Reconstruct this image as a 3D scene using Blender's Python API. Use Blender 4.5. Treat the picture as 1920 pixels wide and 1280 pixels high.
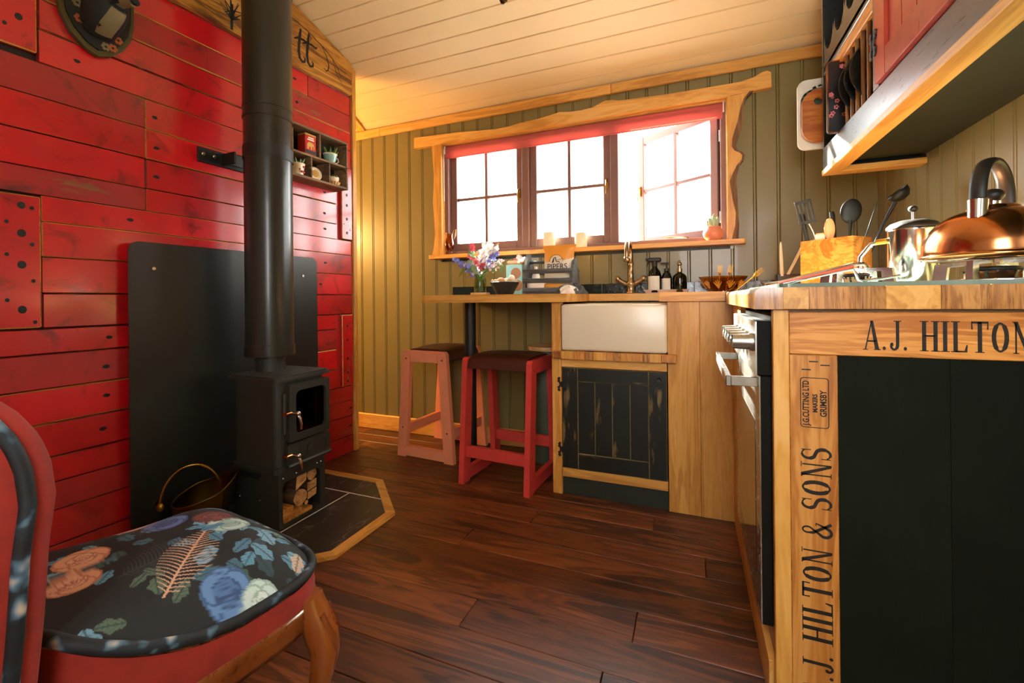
import bpy, bmesh, math, random
from math import sin, cos, pi, radians, sqrt, atan2
from mathutils import Vector, Matrix
for o in list(bpy.data.objects): bpy.data.objects.remove(o)
SC = bpy.context.scene
COL = SC.collection
RND = random.Random(11)

# ------------------------------------------------------------ camera, sky, exposure
def make_camera():
    yaw, roll, f = .386662, -.0098189, 825.4
    F = Vector((-sin(yaw), cos(yaw), 0)); Rv = Vector((cos(yaw), sin(yaw), 0)); U = Vector((0, 0, 1))
    Rr = Rv*cos(roll)+U*sin(roll); Ur = -Rv*sin(roll)+U*cos(roll)
    cd = bpy.data.cameras.new('camera'); co = bpy.data.objects.new('camera', cd); COL.objects.link(co)
    m = Matrix((Rr, Ur, -F)).transposed().to_4x4(); m.translation = (0, 0, .89)
    co.matrix_world = m
    cd.sensor_fit = 'HORIZONTAL'; cd.sensor_width = 36; cd.lens = 36*f/1920
    cd.shift_y = (559.3-640)/1920; cd.clip_start = .02; cd.clip_end = 100
    SC.camera = co
make_camera()
SKY = 5.2; SUN = 48.; LAMP = 34.; DOOR = (-.12, .48, .90, 1.80); OPEN = -radians(33)
w = bpy.data.worlds.new('sky'); SC.world = w; w.use_nodes = True
bg = w.node_tree.nodes['Background']; bg.inputs[0].default_value = (.985, .985, 1.0, 1); bg.inputs[1].default_value = SKY
sd_ = bpy.data.lights.new('sun', 'SUN'); sd_.energy = SUN; sd_.angle = radians(2.5); sd_.color = (1, .93, .82)
so_ = bpy.data.objects.new('sun', sd_); COL.objects.link(so_); so_.location = (-3, 6, 5); so_.rotation_euler = Vector((.74, -1, -.60)).to_track_quat('-Z', 'Y').to_euler()
SC.view_settings.view_transform = 'Standard'; SC.view_settings.look = 'None'
SC.view_settings.exposure = 1.78; SC.view_settings.gamma = 1; SC.view_settings.use_curve_mapping = False

# ------------------------------------------------------------ helpers
def lin(h):
    h = h.lstrip('#'); r = []
    for i in (0, 2, 4):
        v = int(h[i:i+2], 16)/255
        r.append(v/12.92 if v <= .04045 else ((v+.055)/1.055)**2.4)
    return (*r, 1)
WM = {}
def wmat(o): return WM[o.name] if o is not None else Matrix()
def tag(o, label=None, cat=None, group=None, kind=None):
    if label: o['label'] = label
    if cat: o['category'] = cat
    if group: o['group'] = group
    if kind: o['kind'] = kind
    return o
def thing(name, label, cat, loc=(0, 0, 0), rz=0, group=None, kind=None):
    o = bpy.data.objects.new(name, None); COL.objects.link(o)
    o.empty_display_size = .05
    m = Matrix.Translation(loc) @ Matrix.Rotation(rz, 4, 'Z'); o.matrix_world = m; WM[o.name] = m
    return tag(o, label, cat, group, kind)
BOXF = ((0, 3, 2, 1), (4, 5, 6, 7), (0, 1, 5, 4), (1, 2, 6, 5), (2, 3, 7, 6), (3, 0, 4, 7))
class G:
    def __init__(s): s.v = []; s.f = []; s.m = []; s.s = []
    def add(s, vs, fs, mi=0, sm=False):
        o = len(s.v); s.v += [tuple(v) for v in vs]
        for f in fs: s.f.append(tuple(i+o for i in f)); s.m.append(mi); s.s.append(sm)
        return s
    def box(s, x0, x1, y0, y1, z0, z1, b=0., mi=0, mb=None, M=None):
        if x0 > x1: x0, x1 = x1, x0
        if y0 > y1: y0, y1 = y1, y0
        if z0 > z1: z0, z1 = z1, z0
        b = min(b, .49*(x1-x0), .49*(y1-y0), .49*(z1-z0))
        if mb is None: mb = mi
        lo = (x0, y0, z0); hi = (x1, y1, z1)
        if b <= 0:
            vs = [(x0, y0, z0), (x1, y0, z0), (x1, y1, z0), (x0, y1, z0), (x0, y0, z1), (x1, y0, z1), (x1, y1, z1), (x0, y1, z1)]
            if M: vs = [M @ Vector(v) for v in vs]
            return s.add(vs, BOXF, mi)
        vs = []; idx = {}
        for c in range(8):
            sg = [(c >> k) & 1 for k in range(3)]
            for a in range(3):
                p = [(hi[k]-(b if k != a else 0)) if sg[k] else (lo[k]+(b if k != a else 0)) for k in range(3)]
                idx[c, a] = len(vs); vs.append(tuple(p))
        if M: vs = [M @ Vector(v) for v in vs]
        main = []; ch = []
        for a in range(3):
            u, v = (a+1) % 3, (a+2) % 3
            for sd in (0, 1):
                q = []
                for (i, j) in ((0, 0), (1, 0), (1, 1), (0, 1)):
                    c = (sd << a) | (i << u) | (j << v); q.append(idx[c, a])
                main.append(tuple(q) if sd else tuple(q[::-1]))
            for i in (0, 1):
                for j in (0, 1):
                    c0 = (i << u) | (j << v); c1 = c0 | (1 << a)
                    q = (idx[c0, u], idx[c1, u], idx[c1, v], idx[c0, v])
                    ch.append(q if (i ^ j) else q[::-1])
        for c in range(8):
            t = (idx[c, 0], idx[c, 1], idx[c, 2]); par = bin(c).count('1') % 2
            ch.append(t if par else t[::-1])
        s.add(vs, main, mi); o = len(s.v)-len(vs)
        for f in ch: s.f.append(tuple(i+o for i in f)); s.m.append(mb); s.s.append(False)
        return s
    def prism(s, poly, fn, c0, c1, mi=0, ms=None, sm=False, caps=True):
        n = len(poly); ms = mi if ms is None else ms
        a = [fn(p[0], p[1], c0) for p in poly]; b = [fn(p[0], p[1], c1) for p in poly]
        if caps: s.add(a, [tuple(range(n))[::-1]], mi); s.add(b, [tuple(range(n))], mi)
        return s.add(a+b, [(i, (i+1) % n, n+(i+1) % n, n+i) for i in range(n)], ms, sm)
    def ring(s, outer, inner, fn, c0, c1, mi=0):
        n = len(outer); L = []
        for c in (c0, c1):
            for P in (outer, inner): L.append([fn(p[0], p[1], c) for p in P])
        vs = L[0]+L[1]+L[2]+L[3]; fs = []
        for i in range(n):
            j = (i+1) % n
            fs += [(i, n+i, n+j, j), (2*n+i, 2*n+j, 3*n+j, 3*n+i), (i, j, 2*n+j, 2*n+i), (n+i, 3*n+i, 3*n+j, n+j)]
        return s.add(vs, fs, mi)
    def cyl(s, p0, p1, r0, r1=None, n=16, cap=True, mi=0, sm=True):
        p0 = Vector(p0); p1 = Vector(p1); r1 = r0 if r1 is None else r1
        d = (p1-p0).normalized(); a = d.orthogonal().normalized(); b = d.cross(a)
        c = [(cos(2*pi*i/n), sin(2*pi*i/n)) for i in range(n)]
        A = [p0+(a*x+b*y)*r0 for x, y in c]; B = [p1+(a*x+b*y)*r1 for x, y in c]
        s.add(A+B, [(i, (i+1) % n, n+(i+1) % n, n+i) for i in range(n)], mi, sm)
        if cap:
            if r0 > 1e-5: s.add(A, [tuple(range(n))[::-1]], mi)
            if r1 > 1e-5: s.add(B, [tuple(range(n))], mi)
        return s
    def tube(s, pts, r, n=8, mi=0, closed=False, flat=None):
        P = [Vector(p) for p in pts]; k = len(P)
        rr = r if isinstance(r, (list, tuple)) else [r]*k
        vs = []; up = None
        for i in range(k):
            if closed: d = P[(i+1) % k]-P[i-1]
            else: d = P[min(i+1, k-1)]-P[max(i-1, 0)]
            d.normalize()
            if up is None: up = d.orthogonal().normalized()
            up = (up-d*up.dot(d))
            up = up.normalized() if up.length > 1e-6 else d.orthogonal().normalized()
            b = d.cross(up)
            for j in range(n):
                t = 2*pi*j/n; vs.append(P[i]+(up*cos(t)+b*sin(t)*(flat or 1))*rr[i])
        fs = []
        for i in range(k if closed else k-1):
            for j in range(n):
                a = i*n+j; b2 = i*n+(j+1) % n; c = ((i+1) % k)*n+(j+1) % n; d2 = ((i+1) % k)*n+j
                fs.append((a, b2, c, d2))
        s.add(vs, fs, mi, True)
        if not closed:
            s.add(vs[:n], [tuple(range(n))[::-1]], mi); s.add(vs[-n:], [tuple(range(n))], mi)
        return s
    def lathe(s, prof, o=(0, 0, 0), n=28, mi=0, M=None, sm=True, sx=1, sy=1):
        vs = []
        for r, z in prof:
            for i in range(n):
                t = 2*pi*i/n; v = Vector((r*cos(t)*sx, r*sin(t)*sy, z))
                if M: v = M @ v
                vs.append(v+Vector(o))
        fs = []
        for k in range(len(prof)-1):
            for i in range(n):
                fs.append((k*n+i, k*n+(i+1) % n, (k+1)*n+(i+1) % n, (k+1)*n+i))
        return s.add(vs, fs, mi, sm)
    def ball(s, c, r, nu=14, nv=9, mi=0, M=None):
        r = r if isinstance(r, (list, tuple)) else (r, r, r); vs = []; fs = []
        for j in range(nv+1):
            t = pi*j/nv
            for i in range(nu):
                p = 2*pi*i/nu; v = Vector((r[0]*sin(t)*cos(p), r[1]*sin(t)*sin(p), -r[2]*cos(t)))
                if M: v = M @ v
                vs.append(v+Vector(c))
        for j in range(nv):
            for i in range(nu): fs.append((j*nu+i, j*nu+(i+1) % nu, (j+1)*nu+(i+1) % nu, (j+1)*nu+i))
        return s.add(vs, fs, mi, True)
    def grid(s, fn, nu, nv, mi=0, sm=True):
        vs = [fn(i/nu, j/nv) for j in range(nv+1) for i in range(nu+1)]; w_ = nu+1
        return s.add(vs, [(j*w_+i, j*w_+i+1, (j+1)*w_+i+1, (j+1)*w_+i) for j in range(nv) for i in range(nu)], mi, sm)
    def build(s, name, mats, parent=None, local=False, label=None, cat=None, group=None, kind=None, origin=None, weld=False):
        me = bpy.data.meshes.new(name)
        W = wmat(parent); V = s.v
        if not local and parent is not None:
            Wi = W.inverted(); V = [Wi @ Vector(v) for v in V]
        off = Vector((0, 0, 0))
        if origin == 'c' and V:
            xs = list(zip(*V)); off = Vector([(min(a)+max(a))/2 for a in xs]); V = [Vector(v)-off for v in V]
        elif origin is not None and origin != 'c':
            off = Vector(origin); V = [Vector(v)-off for v in V]
        me.from_pydata([tuple(v) for v in V], [], s.f)
        if not isinstance(mats, (list, tuple)): mats = [mats]
        for m in mats: me.materials.append(MAT[m] if isinstance(m, str) else m)
        me.polygons.foreach_set('material_index', s.m); me.polygons.foreach_set('use_smooth', s.s)
        if weld:
            bm = bmesh.new(); bm.from_mesh(me); bmesh.ops.remove_doubles(bm, verts=bm.verts, dist=1e-6); bm.to_mesh(me); bm.free()
        me.update()
        o = bpy.data.objects.new(name, me); COL.objects.link(o)
        if parent is not None: o.parent = parent
        o.location = off
        WM[o.name] = W @ Matrix.Translation(off)
        return tag(o, label, cat, group, kind)
XY = lambda a, b, c: (a, b, c)          # poly in plan, extrude z
XZ = lambda a, b, c: (a, c, b)          # poly in x,z, extrude y
YZ = lambda a, b, c: (c, a, b)          # poly in y,z, extrude x
def rrect(a0, a1, b0, b1, r, n=5):
    P = []
    for cx, cy, t0 in ((a1-r, b1-r, 0), (a0+r, b1-r, pi/2), (a0+r, b0+r, pi), (a1-r, b0+r, 3*pi/2)):
        for k in range(n+1): t = t0+pi/2*k/n; P.append((cx+r*cos(t), cy+r*sin(t)))
    return P
def copy_tree(o, parent=None):
    c = o.copy(); COL.objects.link(c)
    if parent is not None: c.parent = parent
    for ch in list(o.children): copy_tree(ch, c)
    return c
def text_mesh(txt, size, M, name, mat, parent, sx=1, depth=.0004, bold=0.):
    cu = bpy.data.curves.new('t', 'FONT'); cu.body = txt; cu.size = size; cu.extrude = depth; cu.offset = bold; cu.resolution_u = 3
    cu.align_x = 'CENTER'; cu.align_y = 'CENTER'
    ob = bpy.data.objects.new('t', cu); COL.objects.link(ob)
    me = bpy.data.meshes.new_from_object(ob); bpy.data.objects.remove(ob)
    me.name = name
    me.transform(Matrix.Diagonal((sx, 1, 1, 1)))
    Mw = wmat(parent).inverted() @ M if parent is not None else M
    me.transform(Mw); me.materials.clear(); me.materials.append(MAT[mat])
    o = bpy.data.objects.new(name, me); COL.objects.link(o); o.parent = parent; WM[o.name] = wmat(parent)
    return o

# ------------------------------------------------------------ materials (all procedural)
MAT = {}
class N:
    def __init__(s, name):
        m = bpy.data.materials.new(name); m.use_nodes = True; MAT[name] = m
        s.t = m.node_tree; s.b = s.t.nodes['Principled BSDF']; s.m = m
    def n(s, t, **k):
        x = s.t.nodes.new(t)
        for a, v in k.items(): setattr(x, a, v)
        return x
    def l(s, a, b): s.t.links.new(a, b)
    def val(s, x, v):
        if hasattr(v, 'is_linked') or hasattr(v, 'links'): s.l(v, x)
        else: x.default_value = v
    def math(s, op, a, b=0.):
        x = s.n('ShaderNodeMath', operation=op); s.val(x.inputs[0], a); s.val(x.inputs[1], b); return x.outputs[0]
    def mix(s, f, a, b, bt='MIX'):
        x = s.n('ShaderNodeMix', data_type='RGBA', blend_type=bt)
        s.val(x.inputs[0], f); s.val(x.inputs[6], a); s.val(x.inputs[7], b); return x.outputs[2]
    def ramp(s, f, stops):
        x = s.n('ShaderNodeValToRGB'); e = x.color_ramp.elements
        while len(e) < len(stops): e.new(.5)
        for q, (p, c) in zip(e, stops): q.position = p; q.color = c if len(c) == 4 else (*c, 1)
        s.l(f, x.inputs[0]); return x.outputs[0]
    def coord(s, scale=(1, 1, 1), rnd=True, kind='Object'):
        tc = s.n('ShaderNodeTexCoord'); v = tc.outputs[kind]
        if rnd:
            oi = s.n('ShaderNodeObjectInfo'); mm = s.n('ShaderNodeVectorMath', operation='MULTIPLY_ADD')
            cx = s.n('ShaderNodeCombineXYZ')
            for i, k in enumerate((37., 53., 71.)): s.l(s.math('MULTIPLY', oi.outputs['Random'], k), cx.inputs[i])
            ad = s.n('ShaderNodeVectorMath', operation='ADD'); s.l(v, ad.inputs[0]); s.l(cx.outputs[0], ad.inputs[1]); v = ad.outputs[0]
        mp = s.n('ShaderNodeMapping'); mp.inputs['Scale'].default_value = scale; s.l(v, mp.inputs[0]); return mp.outputs[0]
    def noise(s, co, scale, detail=3, rough=.55, dist=0.):
        x = s.n('ShaderNodeTexNoise'); s.l(co, x.inputs['Vector']); x.inputs['Scale'].default_value = scale
        x.inputs['Detail'].default_value = detail; x.inputs['Roughness'].default_value = rough; x.inputs['Distortion'].default_value = dist
        return x.outputs[0]
    def bump(s, h, st=.2, d=.01):
        x = s.n('ShaderNodeBump'); x.inputs['Strength'].default_value = st; x.inputs['Distance'].default_value = d
        s.l(h, x.inputs['Height']); s.l(x.outputs[0], s.b.inputs['Normal'])
    def set(s, **k):
        for a, v in k.items(): s.val(s.b.inputs[a.replace('_', ' ')], v)
        return s
def gv(x): return (x, x, x, 1)
def wood(name, dark, mid, light, axis='x', rough=.45, k=1., vary=.25, bump=.12, ring=.5, coat=0., cr=.25):
    s = N(name); st = {'x': (.9, 9, 9), 'y': (9, .9, 9), 'z': (9, 9, .9)}[axis]
    st = tuple(v*k for v in st); co = s.coord(st)
    a = s.noise(co, 1.2, 4, .6, 1.1)
    fine = s.noise(s.coord(tuple(v*5 for v in st)), 2.2, 3, .6, .2)
    rg = s.math('SINE', s.math('MULTIPLY', a, 42.))
    g = s.math('ADD', s.math('MULTIPLY', a, 1.-.25*ring), s.math('MULTIPLY', s.math('ADD', s.math('MULTIPLY', rg, .13*ring), s.math('MULTIPLY', fine, .3)), 1.))
    c = s.ramp(g, [(.38, lin(dark)), (.62, lin(mid)), (.92, lin(light))])
    oi = s.n('ShaderNodeObjectInfo')
    br = s.math('ADD', s.math('MULTIPLY', oi.outputs['Random'], vary), 1-vary*.55)
    cx = s.n('ShaderNodeCombineColor'); [s.l(br, cx.inputs[i]) for i in range(3)]
    c = s.mix(1., c, cx.outputs[0], 'MULTIPLY')
    s.set(Base_Color=c, Roughness=s.math('ADD', s.math('MULTIPLY', fine, .2), rough-.1), Coat_Weight=coat, Coat_Roughness=cr)
    s.bump(g, bump, .004); return s
def worn(name, p1, p2, under, axis='x', rough=.35, amount=.62, dirt='#1a0a06', k=1., vary=.25, bump=.15, coat=0., cr=.2, spec=.5):
    s = N(name); st = {'x': (1.6, 12, 12), 'y': (12, 1.6, 12), 'z': (12, 12, 1.6)}[axis]
    co = s.coord(tuple(v*k for v in st)); co2 = s.coord((3*k, 3*k, 3*k))
    a = s.noise(co, 1.6, 5, .65, .4); b = s.noise(co2, 1.3, 3, .6); fine = s.noise(co, 7, 3, .7)
    c = s.mix(s.ramp(b, [(.35, gv(0)), (.7, gv(1))]), lin(p1), lin(p2))
    c = s.mix(s.ramp(s.noise(co2, 2.3, 4, .7, 1.), [(.56, gv(0)), (.74, gv(.75))]), c, lin(dirt))
    oi = s.n('ShaderNodeObjectInfo'); br = s.math('ADD', s.math('MULTIPLY', oi.outputs['Random'], vary), 1-vary*.55)
    cx = s.n('ShaderNodeCombineColor'); [s.l(br, cx.inputs[i]) for i in range(3)]
    c = s.mix(1., c, cx.outputs[0], 'MULTIPLY')
    ma = s.math('ADD', s.math('MULTIPLY', a, .6), s.math('MULTIPLY', b, .4))
    mask = s.ramp(ma, [(amount, gv(0)), (amount+.035, gv(.8))])
    c = s.mix(mask, c, s.mix(fine, lin(under), lin('#5a3414')))
    s.set(Base_Color=c, Roughness=s.math('ADD', s.math('MULTIPLY', fine, .25), rough-.12), Coat_Weight=coat, Coat_Roughness=cr, Specular_IOR_Level=spec)
    s.bump(s.math('ADD', s.math('MULTIPLY', fine, .4), a), bump, .004); return s
def plain(name, col, rough=.5, metal=0., var=.12, nscale=12, bump=.0, coat=0., spec=.5, **k):
    s = N(name); co = s.coord((1, 1, 1)); n = s.noise(co, nscale, 4, .6); L = lin(col)
    d = tuple(v*(1-var) for v in L[:3])+(1,); h = tuple(min(1, v*(1+var)) for v in L[:3])+(1,)
    s.set(Base_Color=s.ramp(n, [(.3, d), (.7, h)]), Roughness=s.math('ADD', s.math('MULTIPLY', n, .12), rough-.06), Metallic=metal, Coat_Weight=coat, Specular_IOR_Level=spec)
    if bump: s.bump(n, bump, .003)
    for a, v in k.items(): s.val(s.b.inputs[a.replace('_', ' ')], v)
    return s
def clear(name, col, rough=.03, tint=.9, refl=1.):
    s = N(name); t = s.n('ShaderNodeBsdfTransparent'); t.inputs[0].default_value = lin(col)
    g = s.n('ShaderNodeBsdfGlossy'); g.inputs['Roughness'].default_value = rough
    lw = s.n('ShaderNodeLayerWeight'); lw.inputs[0].default_value = .5
    fr = s.math('ADD', s.math('MULTIPLY', s.math('POWER', lw.outputs['Facing'], 5.), .9), .04)
    mx = s.n('ShaderNodeMixShader'); s.l(s.math('MULTIPLY', fr, refl), mx.inputs[0]); s.l(t.outputs[0], mx.inputs[1]); s.l(g.outputs[0], mx.inputs[2])
    s.l(mx.outputs[0], s.t.nodes['Material Output'].inputs[0]); return s

for ax in 'xyz':
    wood('oak_'+ax, '#b87c2e', '#dca24c', '#eabb72', ax, .42)
    wood('palewood_'+ax, '#b98449', '#d9ad72', '#ecc894', ax, .5)
    wood('pine_'+ax, '#a8641f', '#cf8d3e', '#dfa65c', ax, .5, ring=.9)
wood('floor_wood', '#371a0b', '#6a3717', '#8a5128', 'x', .42, vary=.8, ring=.9, bump=.18, coat=.06)
wood('walnut_z', '#4f2109', '#743812', '#8e4e1c', 'z', .3, coat=.4, k=.6, ring=.1, bump=.04)
wood('walnut_x', '#4f2109', '#743812', '#8e4e1c', 'x', .3, coat=.4, k=.6, ring=.1, bump=.04)
wood('teak_z', '#5a2a0c', '#a5591d', '#c98437', 'x', .4)
wood('greywood', '#2e3133', '#54585a', '#777b7c', 'x', .6)
wood('driftwood', '#3c2a18', '#7b5c3a', '#a88a5f', 'y', .7, bump=.3)
wood('sign_wood', '#6a3f12', '#b67c2a', '#d8a24a', 'y', .5, k=1.3, ring=.8, bump=.3)
wood('bark_light', '#3a2412', '#6e4c2a', '#9a7044', 'z', .7, bump=.4)
worn('edge_red', '#7a1014', '#5a0c0c', '#a8661f', 'y', .4, .52, '#2d0a07')
wood('barewood', '#7a4212', '#c07d2a', '#dda552', 'y', .5)
wood('endgrain', '#8a5522', '#bd8340', '#d29f5a', 'z', .3, k=2.2, ring=1., coat=.7, bump=.03, cr=.08)
wood('log_end', '#8c5a27', '#c9935a', '#e0b47c', 'x', .7, k=2.5)
wood('bark', '#2a1a0e', '#553820', '#7d5a36', 'x', .85, bump=.5, k=2)
worn('red_plank', '#cf121a', '#b00e15', '#b46a22', 'y', .32, .66, '#2d0a07', coat=.8, vary=.3, bump=.05, cr=.12)
worn('red_plank_v', '#c4121a', '#a80e14', '#c09058', 'z', .36, .60, '#2d0a07', coat=.7, bump=.06, cr=.12)
worn('red_dull', '#b41c1c', '#9a1418', '#9a6a30', 'y', .45, .58, '#2d1a0a', coat=.5, bump=.06, cr=.15)
worn('black_worn', '#161b14', '#10130e', '#9a8a55', 'z', .42, .572, '#101410', bump=.25)
worn('black_wornx', '#161b14', '#10130e', '#9a8a55', 'x', .38, .60, '#101410', bump=.25, coat=.1)
worn('slate_paint', '#2b302c', '#22282a', '#7a7a6a', 'y', .3, .66, '#15191a', coat=1., bump=.06, cr=.3)
worn('cupboard_red', '#a83a28', '#9a3022', '#c09070', 'z', .32, .7, '#7a2418', coat=.6, bump=.05, cr=.12)
plain('green_wall', '#7a6e40', .36, var=.04, nscale=4, coat=.15)
plain('green_dark', '#20261a', .5, var=.15)
plain('cream', '#e2c592', .55, var=.03, nscale=3)
plain('white_paint', '#e8dcc4', .5)
plain('iron', '#14140f', .52, var=.15, nscale=30, bump=.05)
plain('stove_black', '#2b2c24', .5, var=.08, nscale=50, bump=.04)
plain('stove_deep', '#0b0b09', .6)
plain('flue_black', '#24241c', .3, var=.06, nscale=20, coat=.1)
plain('shield_black', '#1b1d19', .38, var=.06, nscale=2, spec=.6)
s_ = N('slate'); co_ = s_.coord((1, 1, 1)); n1_ = s_.noise(co_, 9, 4, .6); vn_ = s_.math('ABSOLUTE', s_.math('SUBTRACT', s_.noise(s_.coord((2.2, .7, 1)), 2.6, 5, .62, .6), .5))
s_.set(Base_Color=s_.mix(s_.ramp(vn_, [(.0, gv(.55)), (.008, gv(0))]), s_.ramp(n1_, [(.3, lin('#191815')), (.7, lin('#262420'))]), lin('#8f8a7c')), Roughness=.42); s_.bump(n1_, .06, .003)
plain('grout', '#d9d2c2', .8)
plain('chrome', '#d8d8d4', .12, 1., var=.03)
plain('steel', '#b9bab6', .26, 1., var=.06, nscale=40)
plain('brass', '#a8853a', .28, 1., var=.15)
plain('old_brass', '#6a5220', .35, 1., var=.3)
plain('tap_metal', '#b39d7e', .24, 1., var=.08)
plain('copper', '#c98654', .17, 1., var=.04, nscale=3)
plain('gold', '#d0a042', .25, 1.)
plain('black_plastic', '#13140e', .5)
plain('black_gloss', '#0c0d0b', .1, coat=.5)
wood('dowel_wood', '#4e2c10', '#845424', '#a47034', 'z', .5)
plain('matt_black', '#100f0a', .7, spec=.15)
plain('black_plate', '#10120f', .28, coat=.3)
plain('ceramic', '#ddd2b8', .3, var=.02, coat=.25, nscale=2, Coat_Roughness=.22)
plain('leather', '#43190f', .42, var=.2, nscale=60, bump=.15)
plain('pink_paint', '#f09468', .45, var=.06)
plain('red_paint', '#cc4038', .42, var=.1)
plain('velvet', '#8c1f10', .85, var=.2, nscale=25, Sheen_Weight=.08, Sheen_Roughness=.4)
s_ = N('blind'); s_.set(Base_Color=lin('#cf7068'), Roughness=.7); tl_ = s_.n('ShaderNodeBsdfTranslucent'); tl_.inputs[0].default_value = lin('#e0887c'); mx_ = s_.n('ShaderNodeMixShader'); mx_.inputs[0].default_value = .45; s_.l(s_.b.outputs[0], mx_.inputs[1]); s_.l(tl_.outputs[0], mx_.inputs[2]); s_.l(mx_.outputs[0], s_.t.nodes['Material Output'].inputs[0])
plain('ink', '#17120b', .7)
plain('stem', '#5d7c3a', .6); plain('leaf', '#5f7a2c', .45, var=.3, nscale=20); plain('leaf_dark', '#3c5a2c', .5, var=.3)
plain('succulent', '#7b9a72', .5, var=.3); plain('cactus', '#a9bf9a', .55, var=.1)
plain('fl_blue', '#8089d6', .7, var=.25, nscale=60); plain('fl_white', '#f2ece4', .7); plain('fl_pink', '#d2556a', .7, var=.2, nscale=60); plain('fl_pale', '#e7cfd2', .7)
plain('terracotta', '#e08a68', .55, var=.06); plain('cream_cer', '#ead9b6', .3); plain('teal_cer', '#7fa79c', .25, coat=.4)
plain('red_tin', '#b3261c', .3, coat=.4); plain('tin_dark', '#14141a', .4); plain('tin_gold', '#c99a4a', .4)
plain('egg_brown', '#d08a58', .5); plain('egg_white', '#efe6d6', .5)
plain('bowl_black', '#23282a', .35); plain('teal_box', '#7fb0ae', .6); plain('box_brown', '#8a5a34', .6)
plain('paper_cream', '#e2dac4', .5); plain('paper_orange', '#e09a3a', .45); plain('paper_tan', '#c0966a', .6); plain('paper_white', '#eee9e0', .6); plain('cloth_grey', '#4f5658', .85, var=.4, nscale=40)
plain('label_white', '#d8d6ca', .6); plain('candle', '#f0e6c8', .5)
plain('plaque_green', '#4a4418', .5); plain('badger_white', '#7a6c46', .7); plain('badger_black', '#12120e', .7); plain('badger_print', '#1a1a12', .7)
plain('print_orange', '#a8541c', .6); plain('print_pink', '#c66a72', .6); plain('print_blue', '#6f8fb0', .6); plain('tray_black', '#15161a', .3, coat=.4)
plain('enamel', '#cfd0c8', .2, coat=.3); plain('rubber', '#23231f', .7)
plain('orange_grip', '#cf4a1c', .35); plain('soil', '#2a1d12', .9); plain('beige_board', '#a58e6e', .5)
plain('white_board', '#d6d2c2', .45); plain('board_green', '#56705f', .5)
plain('straw', '#cfae7a', .8); plain('maroon', '#3a1418', .4); plain('sash_paint', '#7d5a50', .5, var=.08); plain('sash_dark', '#5c4a46', .5)
plain('salt_glass', '#c08a34', .1)
clear('pane_glass', '#f4f8f6', .01); clear('vase_glass', '#dfe8d6', .04); clear('amber', '#c07a1c', .08, refl=1.6); clear('green_glass', '#3f7a3c', .05, refl=1.5)
clear('brown_glass', '#3a160a', .05, refl=1.5); clear('fire_glass', '#7a6a58', .05, refl=.6); clear('goblet', '#f0c890', .04)
plain('tile_glaze', '#1a2421', .12, var=.5, nscale=45, bump=.9, coat=.3)
plain('bin_green', '#4a523e', .45); plain('wear_gold', '#8f8048', .55, var=.5, nscale=40)
worn('panel_green', '#141a10', '#0a0e08', '#4c4a30', 'z', .75, .615, '#0a0d08', bump=.6, k=.7, spec=.12)
plain('hob_glass', '#6f857a', .06, coat=.5)
s_ = N('lamp_glow'); s_.set(Base_Color=lin('#ffdfa0'), Emission_Color=lin('#ffc46a'), Emission_Strength=14.)

for nm_, rg_ in (('vcol_paper', .45), ('print_cloth', .75)):
    s_ = N(nm_); v_ = s_.n('ShaderNodeVertexColor'); v_.layer_name = 'Col'; s_.l(v_.outputs[0], s_.b.inputs['Base Color']); s_.set(Roughness=rg_)
    s_.bump(s_.noise(s_.coord((1, 1, 1)), 400, 2), .06, .002)
s_ = N('print_piping'); n_ = s_.noise(s_.coord((1, 1, 1)), 26, 2, .5)
s_.set(Base_Color=s_.ramp(n_, [(.46, lin('#0b0e10')), (.56, lin('#132028')), (.62, lin('#4d6a7c')), (.70, lin('#b9a998'))]), Roughness=.7)
plain('terracotta_pale', '#cdb09a', .5); plain('salt_shade', '#b9a77f', .4)
# ============================================================ THE SETTING
YB, YF, XR, XL = 2.485, -.52, .80, -3.2        # window wall, wall behind camera, right wall, far left wall
ceil = lambda y: 2.48-.2*(y-1.05)**2
# ---- floor: dark oak planks laid along x
fl = G().box(XL, XR+.1, YF-.1, YB+.1, -.06, -.016).build('floor', 'soil', kind='structure', label='dark brown oak plank floor')
edges = [1.051+.1175*i for i in range(-14, 14)]
joints = {1.051: [-.595, -2.45], 1.169: [-.149, -1.9], 1.286: [-1.2, .5], 1.404: [-.79, .4, -2.3], 1.521: [.036, -1.75], 1.639: [-.6, -2.4], 1.756: [-.144, -1.6], 1.873: [-1.0, -2.6], 2.109: [-1.906, -.2], 2.226: [-1.3]}
for e in edges:
    y0, y1 = max(e, YF-.02), min(e+.1175, YB+.02)
    if y1-y0 < .01: continue
    js = next((v for k_, v in joints.items() if abs(k_-e) < .01), None) or [RND.uniform(-.4, .4), RND.uniform(-2.2, -1.4)]
    xs = [XL]+sorted(js)+[XR]
    for a, b in zip(xs, xs[1:]):
        G().box(a+.0008, b-.0008, y0+.0007, y1-.0007, -.016, RND.uniform(-.0006, 0), .0016).build('plank', 'floor_wood', fl, origin='c')
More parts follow.
